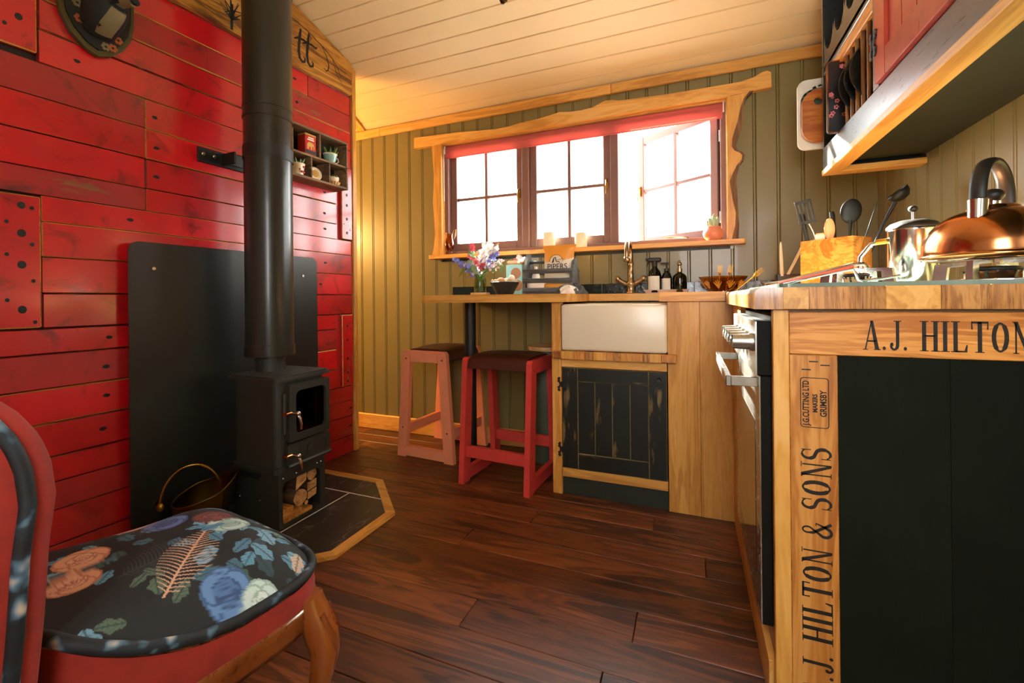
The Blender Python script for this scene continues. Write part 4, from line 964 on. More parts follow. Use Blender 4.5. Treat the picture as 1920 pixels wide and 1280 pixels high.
ang = radians(47)      # direction of the hoop handle in plan, almost end on to the camera
u_ = Vector((cos(ang), sin(ang), 0))
hd = [u_*(-.072*cos(t))+Vector((0, 0, .115+.10*sin(t)**.8)) for t in [pi*(i+.6)/25.2 for i in range(25)]]
def hoop(pts, wx, wt):
    g = G(); vs = []; side = Vector((-u_.y, u_.x, 0))
    for i, p in enumerate(pts):
        d = (pts[min(i+1, len(pts)-1)]-pts[max(i-1, 0)]).normalized(); n = d.cross(side)
        for k in range(12):
            t = 2*pi*k/12; vs.append(p+side*cos(t)*wx+n*sin(t)*wt)
    m = len(pts)
    g.add(vs, [(i*12+j, i*12+(j+1) % 12, (i+1)*12+(j+1) % 12, (i+1)*12+j) for i in range(m-1) for j in range(12)], 0, True)
    g.add(vs[:12], [tuple(range(12))[::-1]]); g.add(vs[-12:], [tuple(range(12))]); return g
hoop(hd, .0145, .0075).build('handle', 'black_plastic', kt, local=True)
for sg_ in (-1, 1):
    a = u_*(.074*sg_)+Vector((0, 0, .085)); b = u_*(.071*sg_)+Vector((0, 0, .124)); G().cyl(a, b, .0155, .0165, 18).build('handle_socket', 'chrome', kt, local=True)
G().tube([Vector((.075, -.03, .06)), Vector((.108, -.045, .085)), Vector((.125, -.052, .108))], [.022, .016, .013], 14).build('spout', 'copper', kt, local=True)
G().cyl((.125, -.052, .106), (.133, -.056, .118), .015, .013, 14).build('whistle_cap', 'black_plastic', kt, local=True)
# stainless coffee press
cf = thing('coffee_press', 'stainless steel coffee press with a ball knob on its lid', 'coffee press', (.575, 1.56, CT+.0087))
G().lathe([(0, 0), (.054, 0), (.056, .004), (.056, .150), (.058, .158), (.055, .158), (.054, .150)], n=40).build('body', 'chrome', cf, local=True)
l_ = G().lathe([(.0585, .156), (.059, .162), (.05, .172), (.03, .180), (0, .182)], n=36).build('lid', 'black_plastic', cf, local=True)
G().cyl((0, 0, .18), (0, 0, .205), .0035, n=10).build('plunger_rod', 'chrome', l_, local=True); G().ball((0, 0, .212), (.011, .011, .0095)).build('knob', 'black_plastic', l_, local=True)
G().tube([(-.052, .02, .128), (-.085, .035, .122), (-.108, .045, .085), (-.110, .046, .045), (-.104, .044, .03)], [.007, .0065, .006, .006, .005], 10).build('handle', 'chrome', cf, local=True)
G().tube([(-.052, .02, .128), (-.075, .03, .126)], .0085, 10).build('handle_joint', 'gold', cf, local=True)
# lifting handle with an orange strip lying on the hob edge
lv = thing('toasting_fork', 'chrome folding tool with an orange inlaid bar lying on the hob edge', 'utensil', (.26, 1.12, CT))
y0_ = 1.11
G().tube([(.152, y0_, .9165), (.178, y0_+.002, .9195), (.25, y0_+.004, .938), (.312, y0_+.006, .9535), (.330, y0_+.008, .9545), (.338, y0_+.009, .948), (.334, y0_+.01, .9425)], .0036, 8).build('frame_bar', 'chrome', lv)
G().tube([(.178, y0_+.002, .9145), (.25, y0_+.004, .931), (.312, y0_+.006, .9455), (.322, y0_+.007, .921), (.330, y0_+.008, .9195), (.36, y0_+.01, .923), (.392, y0_+.012, .929)], .003, 8).build('frame_bar', 'chrome', lv)
G().prism([(.176, .9158), (.312, .9475), (.312, .952), (.176, .9195)], XZ, y0_-.002, y0_+.008).build('inlay', 'orange_grip', lv)
# ---- utensil block
ub = thing('utensil_block', 'square oak block holding cooking utensils in the corner', 'utensil holder', (.505, 1.80, CT), 0)
ax_ = Vector((-.73, .683, 0)); bx2 = Vector((.683, .73, 0)); E0 = Vector((0, 0, 0))
def ubp(a, b, z): return tuple(E0+ax_*a+bx2*b+Vector((0, 0, z)))
BH = .182
g = G()
def ubox(a0, a1, b0, b1, z0, z1): g.add([ubp(a0, b0, z0), ubp(a1, b0, z0), ubp(a1, b1, z0), ubp(a0, b1, z0), ubp(a0, b0, z1), ubp(a1, b0, z1), ubp(a1, b1, z1), ubp(a0, b1, z1)], BOXF)
ubox(0, .175, 0, .010, 0, BH); ubox(0, .175, .100, .110, 0, BH); ubox(0, .010, .010, .100, 0, BH); ubox(.165, .175, .010, .100, 0, BH); ubox(.01, .165, .01, .1, 0, .01)
g.build('box', 'pine_x', ub, local=True)
ORG = Vector((.505, 1.80, CT))
def ut(name, label, a, b): return thing(name, label, 'utensil', tuple(ORG+ax_*a+bx2*b+Vector((0, 0, .012))), group='utensils in the oak block')
def P2(px, z, y): # helper: x,y,z relative handled by caller
    return Vector((px, y, z))
t = ut('serving_spoon', 'large black spoon standing in the utensil block', .05, .06)
G().tube([(0, 0, 0), (.006, .01, .10), (.014, .02, .20), (.016, .022, .235)], [.004, .004, .006, .010], 10, flat=.7).build('handle', 'black_plastic', t, local=True)
Mt = Matrix.Rotation(.15, 4, 'Y'); G().ball((.018, .022, .268), (.032, .009, .044), 20, 14, M=Mt).build('bowl', 'black_plastic', t, local=True)
t = ut('soup_ladle', 'black ladle leaning out to the right of the utensil block', .03, .085)
G().tube([(0, 0, 0), (.03, 0, .10), (.075, 0, .22), (.105, 0, .285)], [.0035, .0035, .0045, .007], 10).build('handle', 'black_plastic', t, local=True)
Mt = Matrix.Translation((.112, -.006, .315)) @ Matrix.Rotation(-.7, 4, 'Y')
G().lathe([(0, -.028), (.018, -.024), (.030, -.010), (.034, .006), (.031, .006), (.027, -.008), (.016, -.02), (0, -.024)], n=24, M=Mt).build('bowl', 'black_plastic', t, local=True)
t = ut('slotted_turner', 'black slotted turner leaning left in the utensil block', .13, .05)
G().tube([(.02, 0, 0), (0, 0, .10), (-.025, 0, .20), (-.04, -.005, .235)], [.004, .004, .005, .005], 8).build('handle', 'steel', t, local=True)
Mt = Matrix.Translation((-.042, -.006, .235)) @ Matrix.Rotation(radians(-14), 4, 'Y') @ Matrix.Rotation(radians(12), 4, 'X')
g = G()
for i in range(5): x_ = -.026+i*.0115; g.box(x_, x_+.006, -.0015, .0015, .012, .078, .0008, M=Mt)
g.box(-.027, .027, -.0015, .0015, .0, .013, .0008, M=Mt).box(-.027, .027, -.0015, .0015, .077, .088, .0008, M=Mt); g.build('blade', 'black_plastic', t, local=True)
t = ut('wooden_spoon', 'pale wooden spoon standing in the front of the utensil block', .085, .03)
G().tube([(.01, 0, 0), (.004, 0, .14), (.0, 0, .17)], .005, 8).build('handle', 'palewood_z', t, local=True); G().ball((-.005, 0, .205), (.017, .006, .040), 16, 12).build('bowl', 'palewood_z', t, local=True)
kl_ = ['black knife handle at the left edge of the utensil block', 'tall black knife handle behind the slotted turner']
for i, (a, b, lx) in enumerate(((.15, .03, -.03), (.10, .085, -.01))):
    t = ut('kitchen_knife', kl_[i], a, b)
    G().tube([(0, 0, .10), (lx*.5, 0, .17)], [.002, .004], 8, flat=4).build('blade', 'steel', t, local=True); G().tube([(lx*.5, 0, .17), (lx*.8, 0, .22), (lx, 0, .262), (lx*1.25, 0, .275)], [.009, .010, .011, .009], 10, flat=.7).build('handle', 'black_plastic', t, local=True)
t = ut('skewer', 'thin black skewer between the spoon and the ladle', .045, .09)
G().tube([(0, 0, 0), (.03, 0, .16), (.068, 0, .295)], [.0022, .0022, .0012], 6).build('rod', 'black_plastic', t, local=True)
t = ut('pastry_brush', 'short pastry brush with cream bristles in the utensil block', .118, .02)
G().box(-.012, .012, -.004, .004, .10, .195, .002).build('handle', 'palewood_z', t, local=True); G().box(-.015, .015, -.006, .006, .155, .19, .001).build('bristles', 'candle', t, local=True)
# ---- matchbox pot with pale sticks
mb_ = thing('stick_box', 'small dark box in the corner by the utensil block', 'box', (.44, 2.30, CT))
G().box(-.082, .085, -.02, .03, 0, .078, .003).build('body', 'maroon', mb_, local=True); G().box(-.0825, -.05, -.0205, .0305, 0, .08, .003).build('end', 'tin_dark', mb_, local=True)
tk = thing('taper_candle', 'single ivory taper standing upright in the dark box', 'candle', (.378, 2.285, CT+.07))
G().tube([(0, 0, 0), (-.003, 0, .10), (-.004, 0, .145), (-.004, 0, .155)], [.0085, .007, .0045, .0015], 10).build('stick', 'candle', tk, local=True)
tk = thing('wooden_sticks', 'pair of pale wooden sticks leaning right in the dark box', 'sticks', (.395, 2.285, CT+.07))
for o_ in (0, .006): G().tube([(o_, 0, 0), (.032+o_, 0, .07), (.066+o_, 0, .146)], .0033, 8).build('stick', 'candle', tk, local=True)
# ============================================================ UPPER CABINET
UX, U0, U1, UZ = .489, .42, 2.07, 1.365
uc = thing('wall_cabinet', 'wall cabinet with plate rack, worn black fascia and red plank doors above the hob', 'cabinet', (.65, 1.3, UZ))
G().box(UX-.008, .535, U0, U1, UZ-.006, UZ+.016, .002).build('front_rail', 'oak_y', uc); G().box(.5355, XR-.0145, U1-.055, U1+.004, UZ-.006, UZ+.016, .002).build('end_rail', 'oak_x', uc)
G().box(.535, XR-.0145, U0, U1-.055, UZ+.03, UZ+.04).build('underside', 'green_dark', uc)
G().box(UX, UX+.02, U0, U1, UZ+.0165, 1.470, .0015).build('fascia', 'slate_paint', uc)
G().box(UX, XR-.0145, U1, U1+.016, UZ+.0165, 2.13, .001).build('end_panel', 'slate_paint', uc)
G().box(XR-.028, XR-.0146, U0, U1, UZ+.041, 2.13).build('back_panel', 'stove_deep', uc); G().box(UX+.02, XR-.029, U0, U1, 1.44, 1.462).build('cabinet_floor', 'slate_paint', uc)
G().box(UX, XR-.0145, U0, U1, 2.135, 2.15).build('top_board', 'slate_paint', uc)
G().box(UX-.001, UX+.022, 1.520, 1.562, 1.4705, 2.13, .0015).build('post', 'slate_paint', uc)
G().box(UX+.022, XR-.029, 1.535, 1.55, 1.4705, 2.13).build('divider', 'slate_paint', uc)
G().box(UX+.001, UX+.022, 1.562, U1-.03, 1.7075, 1.748, .002).build('rack_rail', 'pine_y', uc)
for i in range(10):
    yy = 1.578+i*.05
    if yy > 1.93: break
    G().cyl((UX+.012, yy, 1.4705), (UX+.012, yy, 1.7075), .0065, n=10).build('dowel', 'dowel_wood', uc)
G().box(UX+.001, XR-.029, 1.551, U1, 1.765, 1.78).build('shelf', 'slate_paint', uc)
G().box(UX+.001, UX+.02, 1.562, U1-.001, 1.752, 1.80, .002).build('shelf_edge', 'slate_paint', uc)
sc_p = [(1.562, 1.80)]; n_s = 4; wv = (U1-.002-1.562)/n_s
for i in range(n_s):
    a = 1.562+i*wv
    sc_p += [(a, 1.865), (a+wv*.08, 1.90), (a+wv*.14, 1.862), (a+wv*.3, 1.838), (a+wv*.5, 1.83), (a+wv*.7, 1.838), (a+wv*.86, 1.862), (a+wv*.92, 1.90), (a+wv, 1.865)]
sc_p += [(U1-.002, 1.80)]
G().prism(sc_p, YX, UX+.003, UX+.015).build('scalloped_rail', 'slate_paint', uc)
for nm, d0, d1 in (('door', .985, 1.517), ('door', U0, .98)):
    d_ = G().box(UX+.004, UX+.012, d0+.05, d1-.05, 1.53, 2.07).build(nm, 'cupboard_red', uc)
    for a in ((d0, d0+.07, 1.474, 2.125), (d1-.07, d1, 1.474, 2.125)): G().box(UX-.012, UX+.012, *a, .002).build('stile', 'cupboard_red', d_)
    for a in ((d0+.0705, d1-.0705, 1.474, 1.545), (d0+.0705, d1-.0705, 2.055, 2.125)): G().box(UX-.012, UX+.012, *a, .002).build('rail', 'cupboard_red', d_)
    n_ = 5; w2 = (d1-d0-.142)/n_
    for i in range(n_): G().box(UX-.003, UX+.004, d0+.071+i*w2+.001, d0+.071+(i+1)*w2-.001, 1.546, 2.054, .0015).build('plank', 'cupboard_red', d_)
hl_hinge(0, 0, 0, uc, fn=lambda a, b, c: (UX-.0125+c, 1.519+a, 1.585+b), sc_=1.15)
pn = ['black plate at the front of the rack nearest the red door', 'black plate in the middle of the wall rack', 'black plate at the back of the rack nearest the floral tray']
for i, yy in enumerate((1.70, 1.755, 1.81)):
    t = thing('dinner_plate', pn[i], 'plate', (.590, yy, 1.4625+.125), group='black plates in the wall rack')
    Mt = Matrix.Rotation(radians(90-6), 4, 'X')
    G().lathe([(0, .0), (.08, .0), (.086, .004), (.122, .014), (.1245, .0165), (.121, .017), (.084, .008), (0, .004)], n=48, M=Mt).build('disc', 'black_plate', t, local=True)
t = thing('floral_tray', 'black tray printed with small pink flowers at the end of the plate rack', 'tray', (.552, 1.875, 1.4625))
G().prism(rrect(-.10, .11, .0, .255, .012, 4), XZ, -.006, .006).build('board', 'tray_black', t, local=True)
G().ring(rrect(-.10, .11, .0, .255, .012, 4), rrect(-.096, .106, .004, .251, .009, 4), XZ, -.0075, -.006).build('rim', 'copper', t, local=True)
q = random.Random(5); g1 = G(); g2 = G()
for i in range(85):
    cx, cz = q.uniform(-.09, .1), q.uniform(.012, .242)
    if abs(sin(cz*19+cx*7)) < .35: continue
    gg = g1 if q.random() < .7 else g2; r_ = q.uniform(.003, .0055)
    for k in range(5): a = k*2*pi/5; gg.ball((cx+r_*cos(a), -.0063, cz+r_*sin(a)), (r_*.6, .0008, r_*.6), 6, 4)
g1.build('printed_flowers', 'print_pink', t, local=True, kind='stuff'); g2.build('printed_flowers', 'print_orange', t, local=True, kind='stuff')
t = thing('chopping_board', 'teak chopping board with a thumb hole hung beside the wall cabinet', 'chopping board', (.50, 2.105, 1.505))
outer = rrect(-.077, .13, 0, .212, .055, 7)
hole = [(-.022+.0155*cos(a), .163+.0155*sin(a)) for a in [2*pi*(i)/len(outer) for i in range(len(outer))]]
def face_with_hole(outer, inner, fn, c0, c1, mat, par, nm):
    n = len(outer); k = max(range(n), key=lambda i: -((outer[i][0]-outer[0][0])**2))
    # align starts by angle around the hole centre
    cx = sum(p[0] for p in inner)/n; cz = sum(p[1] for p in inner)/n
    inn = [(cx+.0155*cos(atan2(p[1]-cz, p[0]-cx)), cz+.0155*sin(atan2(p[1]-cz, p[0]-cx))) for p in outer]
    return G().ring(outer, inn, fn, c0, c1).build(nm, mat, par, local=True)
face_with_hole(outer, hole, XZ, -.008, .008, 'teak_z', t, 'board')
t = thing('chopping_board', 'white chopping board with a green centre and printed scale behind the teak one', 'chopping board', (.50, 2.135, 1.487))
G().prism(rrect(-.087, .17, 0, .285, .03, 5), XZ, -.006, .006).build('board', 'white_board', t, local=True)
G().prism(rrect(-.076, .16, .05, .245, .05, 6), XZ, -.0072, -.006).build('green_field', 'board_green', t, local=True)
g = G()
for i in range(9):
    a = radians(150-i*11); M = Matrix.Translation((.02+.105*cos(a), -.0066, .155+.105*sin(a))) @ Matrix.Rotation(-a+pi/2, 4, 'Y'); g.box(-.006, .006, -.0006, .0006, -.005, .005 if i % 2 else .002, M=M)
g.build('printed_marks', 'ink', t, local=True)
# ============================================================ WINDOW SILL AND BLIND
rb = thing('roller_blind', 'rolled up coral red roller blind under the window header', 'blind', (-.65, YB, 1.84))
def bl(u, v):
    x = -1.462+(.155+1.462)*u; 
    a = pi*1.5*v; return (x, YB-.018+.0-.0, 1.86) if False else (x, YB-.0165+.030-.032*sin(min(v*2, 1)*pi/2)-.0, 1.878-.03*v-.048*max(0, v-.35))
G().cyl((-1.462, YB+.012, 1.853), (.155, YB+.012, 1.853), .026, n=24).build('roll', 'blind', rb)
G().box(-1.462, .155, YB-.0125, YB-.0115, 1.795, 1.858).build('drop', 'blind', rb)
G().tube([(-1.462, YB-.012, 1.795), (.155, YB-.012, 1.795)], .0035, 8).build('hem_bar', 'blind', rb)
for x_ in (-1.4665, .1595): G().box(x_-.0035, x_+.0035, YB-.016, YB+.022, 1.825, 1.879, .002).build('bracket', 'paper_white', rb)
ch_ = [(-1.4685, YB-.018, 1.858), (-1.4685, YB-.022, 1.83), (-1.469, YB-.02, 1.6), (-1.468, YB-.02, 1.52)]
G().tube(ch_, .0022, 6).build('chain', 'paper_white', rb)
gb = thing('wine_goblet', 'amber tinted glass goblet with dried stems at the left end of the sill', 'glass', (-1.412, 2.425, 1.171))
G().lathe([(.0, 0), (.024, 0), (.024, .012), (.016, .018), (.026, .03), (.031, .05), (.028, .08), (.021, .11), (.024, .128), (.0225, .128), (.0195, .11), (.0265, .08), (.0295, .05), (.024, .032), (0, .024)], n=24).build('bowl', 'goblet', gb, local=True)
G().lathe([(.0, .025), (.024, .034), (.028, .05), (.0275, .056), (0, .056)], n=20).build('liquid', 'goblet', gb, local=True)
G().tube([(0, 0, .03), (.012, .0, .10), (.035, 0, .15), (.05, 0, .155)], .0012, 5).tube([(0, 0, .03), (-.01, 0, .10), (-.02, 0, .14)], .0012, 5).tube([(.05, 0, .155), (.045, 0, .12), (.036, 0, .095)], [.002, .006, .002], 6).tube([(-.02, 0, .14), (-.024, 0, .12), (-.026, 0, .09)], [.002, .009, .003], 6).build('dried_stems', 'straw', gb, local=True)
cb = ['left of two pale wax blocks on the sill behind the crisp bag', 'right of two pale wax blocks on the sill behind the crisp bag']
for i, (x_, h_) in enumerate(((-.762, .10), (-.575, .085))):
    t = thing('pillar_candle', cb[i], 'candle', (x_, 2.455, 1.171), group='pillar candles on the sill')
    G().lathe([(0, 0), (.033, 0), (.034, .004), (.034, h_-.004), (.031, h_), (.02, h_-.004), (0, h_-.006)], n=24).build('wax', 'candle', t, local=True); G().cyl((0, 0, h_-.006), (0, 0, h_+.006), .001, n=6).build('wick', 'ink', t, local=True)
t = thing('cactus_pot', 'round terracotta pink pot with white cacti at the right end of the sill', 'planter', (.105, 2.435, 1.171))
G().lathe([(0, 0), (.028, 0), (.043, .016), (.048, .034), (.044, .052), (.032, .062), (.035, .069), (.031, .07), (.028, .063)], n=32).build('pot', 'terracotta', t, local=True)
G().cyl((0, 0, .058), (0, 0, .062), .029, n=18).build('soil', 'soil', t, local=True)
g = G()
for (a, b, h_, r_) in ((-.012, 0, .055, .0085), (.004, -.006, .075, .009), (.016, .004, .06, .008), (-.002, .012, .065, .008), (-.02, .006, .045, .007)):
    g.tube([(a, b, .06), (a*1.2, b, .06+h_*.6), (a*1.3, b, .06+h_*.92), (a*1.3, b, .06+h_)], [r_, r_, r_*.75, .001], 10)
g.build('cactus', 'cactus', t, local=True)
# ============================================================ BREAKFAST BAR THINGS
BT = .9095
t = thing('coaster', 'round pale wooden coaster under the flower jar', 'coaster', (-1.052, 2.13, BT))
G().lathe([(0, 0), (.050, 0), (.052, .003), (.052, .010), (.050, .013), (0, .013)], n=32).build('disc', 'palewood_x', t, local=True)
vz = thing('flower_vase', 'glass jar of mixed garden flowers on the breakfast bar', 'vase', (-1.052, 2.13, BT+.0132))
G().lathe([(0, 0), (.032, 0), (.034, .004), (.034, .072), (.028, .084), (.028, .097), (.030, .099), (.0265, .099), (.0262, .084), (.032, .07), (.032, .006), (0, .004)], n=28).build('jar', 'vase_glass', vz, local=True)
q = random.Random(21)
def blossom(g, c, r, n=5, fl=.45, seed=0):
    qq = random.Random(seed); u = Vector((qq.uniform(-1, 1), -1, qq.uniform(-.2, 1))).normalized(); a = u.orthogonal().normalized(); b = u.cross(a)
    for i in range(n):
        t_ = 2*pi*i/n; d = a*cos(t_)+b*sin(t_); s_ = u.cross(d); c = Vector(c)
        g.add([c, c+d*r*.6+s_*r*.38+u*r*.2, c+d*r+u*r*.3, c+d*r*.6-s_*r*.38+u*r*.2], [(0, 1, 2, 3)])
def spray(base, tip, rad, mat, n, r, nm, par, seed):
    qq = random.Random(seed); g = G(); base = Vector(base); tip = Vector(tip)
    for i in range(n):
        k = qq.random(); p = base.lerp(tip, k)+Vector((qq.gauss(0, rad), qq.gauss(0, rad), qq.gauss(0, rad)))*(1.1-.6*k)
        blossom(g, p, r*qq.uniform(.7, 1.2), seed=seed*100+i)
    return g.build(nm, mat, par, local=True)
def leafm(pts, w_, par, mat='leaf', nm='leaf'):
    g = G(); P = [Vector(p) for p in pts]; n = len(P); L = []
    for i, p in enumerate(P):
        d = (P[min(i+1, n-1)]-P[max(i-1, 0)]).normalized(); s_ = d.cross(Vector((0, -.8, .6))).normalized(); ww = w_*sin(pi*(i+.15)/(n-.7))
        L += [p+s_*ww, p+Vector((0, 0, -.15*ww)), p-s_*ww]
    g.add(L, [(3*i+k, 3*i+k+1, 3*i+k+4, 3*i+k+3) for i in range(n-1) for k in (0, 1)], 0, True); return g.build(nm, mat, par, local=True)
heads = [((-.02, 0, .10), (-.15, -.02, .185), .012, 'fl_blue', 60, .011), ((-.04, 0, .13), (-.12, 0, .155), .011, 'fl_blue', 40, .010), ((.05, 0, .17), (.11, -.01, .20), .013, 'fl_blue', 40, .010), ((.03, 0, .13), (.075, 0, .22), .012, 'fl_blue', 40, .010), ((0, .01, .15), (.06, 0, .26), .022, 'fl_white', 70, .015), ((.04, .01, .2), (.10, 0, .235), .016, 'fl_white', 40, .014), ((-.05, .01, .15), (-.055, .01, .235), .014, 'succulent', 60, .010), ((-.03, -.01, .19), (-.045, -.01, .265), .010, 'fl_pink', 16, .012), ((-.02, -.02, .15), (.0, -.02, .17), .010, 'fl_pink', 16, .012), ((.02, -.02, .13), (.03, -.02, .155), .008, 'fl_pink', 14, .012), ((.02, -.02, .2), (.03, -.01, .225), .01, 'fl_pale', 20, .012), ((.08, -.01, .13), (.135, -.01, .165), .014, 'fl_pale', 36, .009), ((-.03, .0, .14), (.03, 0, .18), .026, 'fl_pale', 50, .010)]
for i, (a, b, rr, m_, n_, r_) in enumerate(heads):
    spray(a, b, rr, m_, n_, r_, 'flower_head', vz, 31+i)
    G().tube([(q.uniform(-.015, .015), q.uniform(-.015, .015), .01), (a[0]*.5, a[1], .10), a, b], .0016, 5).build('stem', 'stem', vz, local=True)
for pts, w_ in (([(-.01, -.01, .09), (-.05, -.02, .135), (-.09, -.025, .125), (-.115, -.03, .085)], .016), ([(.01, -.01, .09), (.05, -.02, .12), (.085, -.02, .12), (.11, -.03, .10)], .016), ([(0, -.02, .09), (-.02, -.03, .13), (-.03, -.035, .15)], .016), ([(.02, -.01, .09), (.03, -.03, .125), (.05, -.04, .12)], .014), ([(.06, 0, .15), (.10, 0, .165), (.125, 0, .13), (.13, 0, .10)], .018), ([(-.02, 0, .09), (-.06, .01, .11), (-.09, .015, .075)], .008)): leafm(pts, w_, vz, 'leaf' if w_ > .01 else 'leaf_dark')
# egg bowl
eb = thing('egg_bowl', 'black faceted bowl of eggs beside the flowers', 'bowl', (-.917, 2.15, BT))
G().lathe([(0, 0), (.044, 0), (.047, .004), (.079, .066), (.076, .068), (.044, .010), (0, .008)], n=12, sm=False).build('bowl', 'bowl_black', eb, local=True)
el = ['brown egg at the front of the black bowl', 'white egg at the right of the black bowl', 'pale egg at the back of the black bowl', 'second brown egg half hidden at the back of the black bowl']
for i, (x_, y_, z_, m_, tl) in enumerate(((-.018, -.018, .068, 'egg_brown', 1.1), (.038, .0, .076, 'egg_white', .3), (-.01, .036, .066, 'egg_white', .8), (.038, .04, .06, 'egg_brown', 1.2))):
    Mt = Matrix.Rotation(tl, 4, 'Y')
    G().lathe([(.001, -.026), (.012, -.0235), (.0195, -.014), (.0222, -.002), (.0205, .010), (.0155, .020), (.008, .027), (.001, .0295)], n=20, M=Mt).build('egg', m_, None, label=el[i], cat='egg', group='eggs in the black bowl')
    o = bpy.data.objects['egg' if i == 0 else 'egg.%03d' % i]; o.location = (-.917+x_, 2.15+y_, BT+z_)
g = G()
for i in range(60):
    a = q.uniform(0, 2*pi); r_ = q.uniform(.04, .072); g.tube([(r_*cos(a), r_*sin(a), .060), ((r_+.004)*cos(a+.3), (r_+.004)*sin(a+.3), .072+q.uniform(0, .014)), ((r_+.012*q.random())*cos(a+.6), (r_+.008)*sin(a+.6), .062+q.uniform(0, .02))], .0008, 4)
g.build('straw', 'straw', eb, local=True, kind='stuff')
# carton
t = thing('drinks_carton', 'pale blue carton with brown circles behind the egg bowl', 'carton', (-.945, 2.385, BT))
G().box(-.05, .05, -.03, .03, 0, .175, .002).build('body', 'teal_box', t, local=True); G().box(-.05, .05, -.03, .03, .1755, .20, .01).build('top', 'paper_tan', t, local=True)
for a, b in ((.012, .125), (.02, .055)): G().prism([(a+.032*cos(2*pi*i/24), b+.032*sin(2*pi*i/24)) for i in range(24)], XZ, -.0306, -.030).build('printed_circle', 'box_brown', t, local=True)
G().cyl((.0, 0, .20), (0, 0, .214), .014, n=14).build('cap', 'print_pink', t, local=True)
# caddy
cd = thing('slatted_caddy', 'grey wooden slatted caddy holding snacks on the breakfast bar', 'caddy', (-.68, 2.22, BT))
for x_, h_ in ((-.132, .215), (.118, .185)):
    P = [(-.075, 0), (.075, 0), (.075, .10), (.03, h_-.02), (.015, h_), (-.015, h_), (-.03, h_-.02), (-.075, .10)]
    G().prism(P, YX, x_, x_+.014).build('end_board', 'greywood', cd, local=True)
for yy in (-.081, .075):
    for z0_ in (.010, .058, .106): G().box(-.132, .132, yy, yy+.006, z0_, z0_+.024, .001).build('slat', 'greywood', cd, local=True)
G().box(-.118, .118, -.075, .075, 0, .008).build('base', 'greywood', cd, local=True)
G().cyl((-.118, 0, .17), (.118, 0, .17), .008, n=12).build('handle', 'greywood', cd, local=True)
g = G()
for i in range(14): blossom(g, (-.15+q.gauss(0, .012), -.06+q.gauss(0, .006), .195+q.gauss(0, .008)), .011, seed=i)
t = thing('paper_flower', 'white paper flower tied to the left end of the caddy', 'decoration', (-.83, 2.15, BT+.19)); g.v = [(a+.15, b+.07, c-.195) for a, b, c in g.v]; g.build('petals', 'fl_white', t, local=True)
t = thing('bottle', 'small pale blue bottle inside the left of the caddy', 'bottle', (-.765, 2.22, BT+.0085))
G().lathe([(0, 0), (.02, 0), (.021, .01), (.021, .09), (.009, .125), (.009, .14), (0, .14)], n=18).build('body', 'paper_white', t, local=True)
bagt = thing('crisp_packet', 'cream and orange PIPERS crisp packet standing in the caddy', 'packet', (-.640, 2.20, BT+.009))
def bag(sd):
    def f(u, v):
        w_ = .076*(1+.14*(v-.5)+(.10*(v > .9))); b_ = .022*sin(pi*min(1, max(0, v)))**.6*(1-abs(2*u-1)**3)
        return (-w_+2*w_*u+.012*v, sd*b_-.0, .245*v)
    return f
import numpy as np
def vcol(o, fn):
    me = o.data; at = me.color_attributes.new('Col', 'FLOAT_COLOR', 'POINT'); a = np.empty(len(me.vertices)*3); me.vertices.foreach_get('co', a); a = a.reshape(-1, 3)
    at.data.foreach_set('color', np.asarray(fn(a), dtype=np.float32).ravel())
o = G().grid(bag(-1), 40, 60).build('front', 'vcol_paper', bagt, local=True)
def bagc(a):
    c = np.tile(np.array(lin('#e4dcc6')), (len(a), 1)); up = a[:, 2] > .158+.25*np.maximum(0, a[:, 0]-.01); c[up] = lin('#e59a33')
    d = np.hypot(a[:, 0]-.0, (a[:, 2]-.158)*1.0); c[d < .034] = lin('#e4dcc6'); return c
vcol(o, bagc)
G().grid(bag(1), 12, 16).build('back', 'paper_orange', bagt, local=True)
Mt = Matrix.Translation((-.640+.005, 2.20-.0235, BT+.009+.132)) @ Matrix.Rotation(pi/2, 4, 'X')
text_mesh('PIPERS', .040, Mt, 'brand_lettering', 'ink', bagt, .95, .0008)
# running figure mark: a small sketch of legs and a pipe
g = G()
def rb2(pts, w_):
    for quad in ribb(pts, w_): g.add([(v.x, -.0248, v.y) for v in quad], [(0, 1, 2, 3)])
rb2([(-.02, .155), (-.012, .175), (-.004, .180), (.0, .172)], .005); rb2([(-.004, .172), (.002, .158), (.014, .157), (.02, .152)], .004); rb2([(-.012, .172), (-.014, .158), (-.02, .152)], .004); rb2([(.0, .165), (.02, .168), (.034, .174)], .002)
g.build('figure_mark', 'ink', bagt, local=True)
g = G(); 
for quad in ribb([(.036*cos(a), .158+.036*sin(a)) for a in [pi*i/14 for i in range(15)]], .0018): g.add([(v.x, -.0246, v.y) for v in quad], [(0, 1, 2, 3)])
g.build('arc_mark', 'ink', bagt, local=True)
pk = [('snack_packet', 'white snack packet low in the left of the caddy', -.745, 2.165, .05, .022, .075, 'paper_white'), ('snack_packet', 'tan snack packet lying low in the caddy', -.745, 2.20, .045, .02, .052, 'paper_tan'), ('snack_packet', 'orange wicker like packet in the middle of the caddy', -.655, 2.162, .05, .012, .045, 'paper_orange')]
for nm, lb, x_, y_, hw, hd_, h_, m_ in pk:
    t = thing(nm, lb, 'packet', (x_, y_, BT+.009))
    g = G()
    for sd in (-1, 1): g.grid(lambda u, v: (-hw+2*hw*u, sd*hd_*(sin(pi*v)**.5)*(1-abs(2*u-1)**3), h_*v), 10, 10)
    g.build('bag', m_, t, local=True)
t = thing('napkin_bundle', 'crumpled grey and white napkins at the right end of the caddy', 'napkins', (-.548, 2.16, BT))
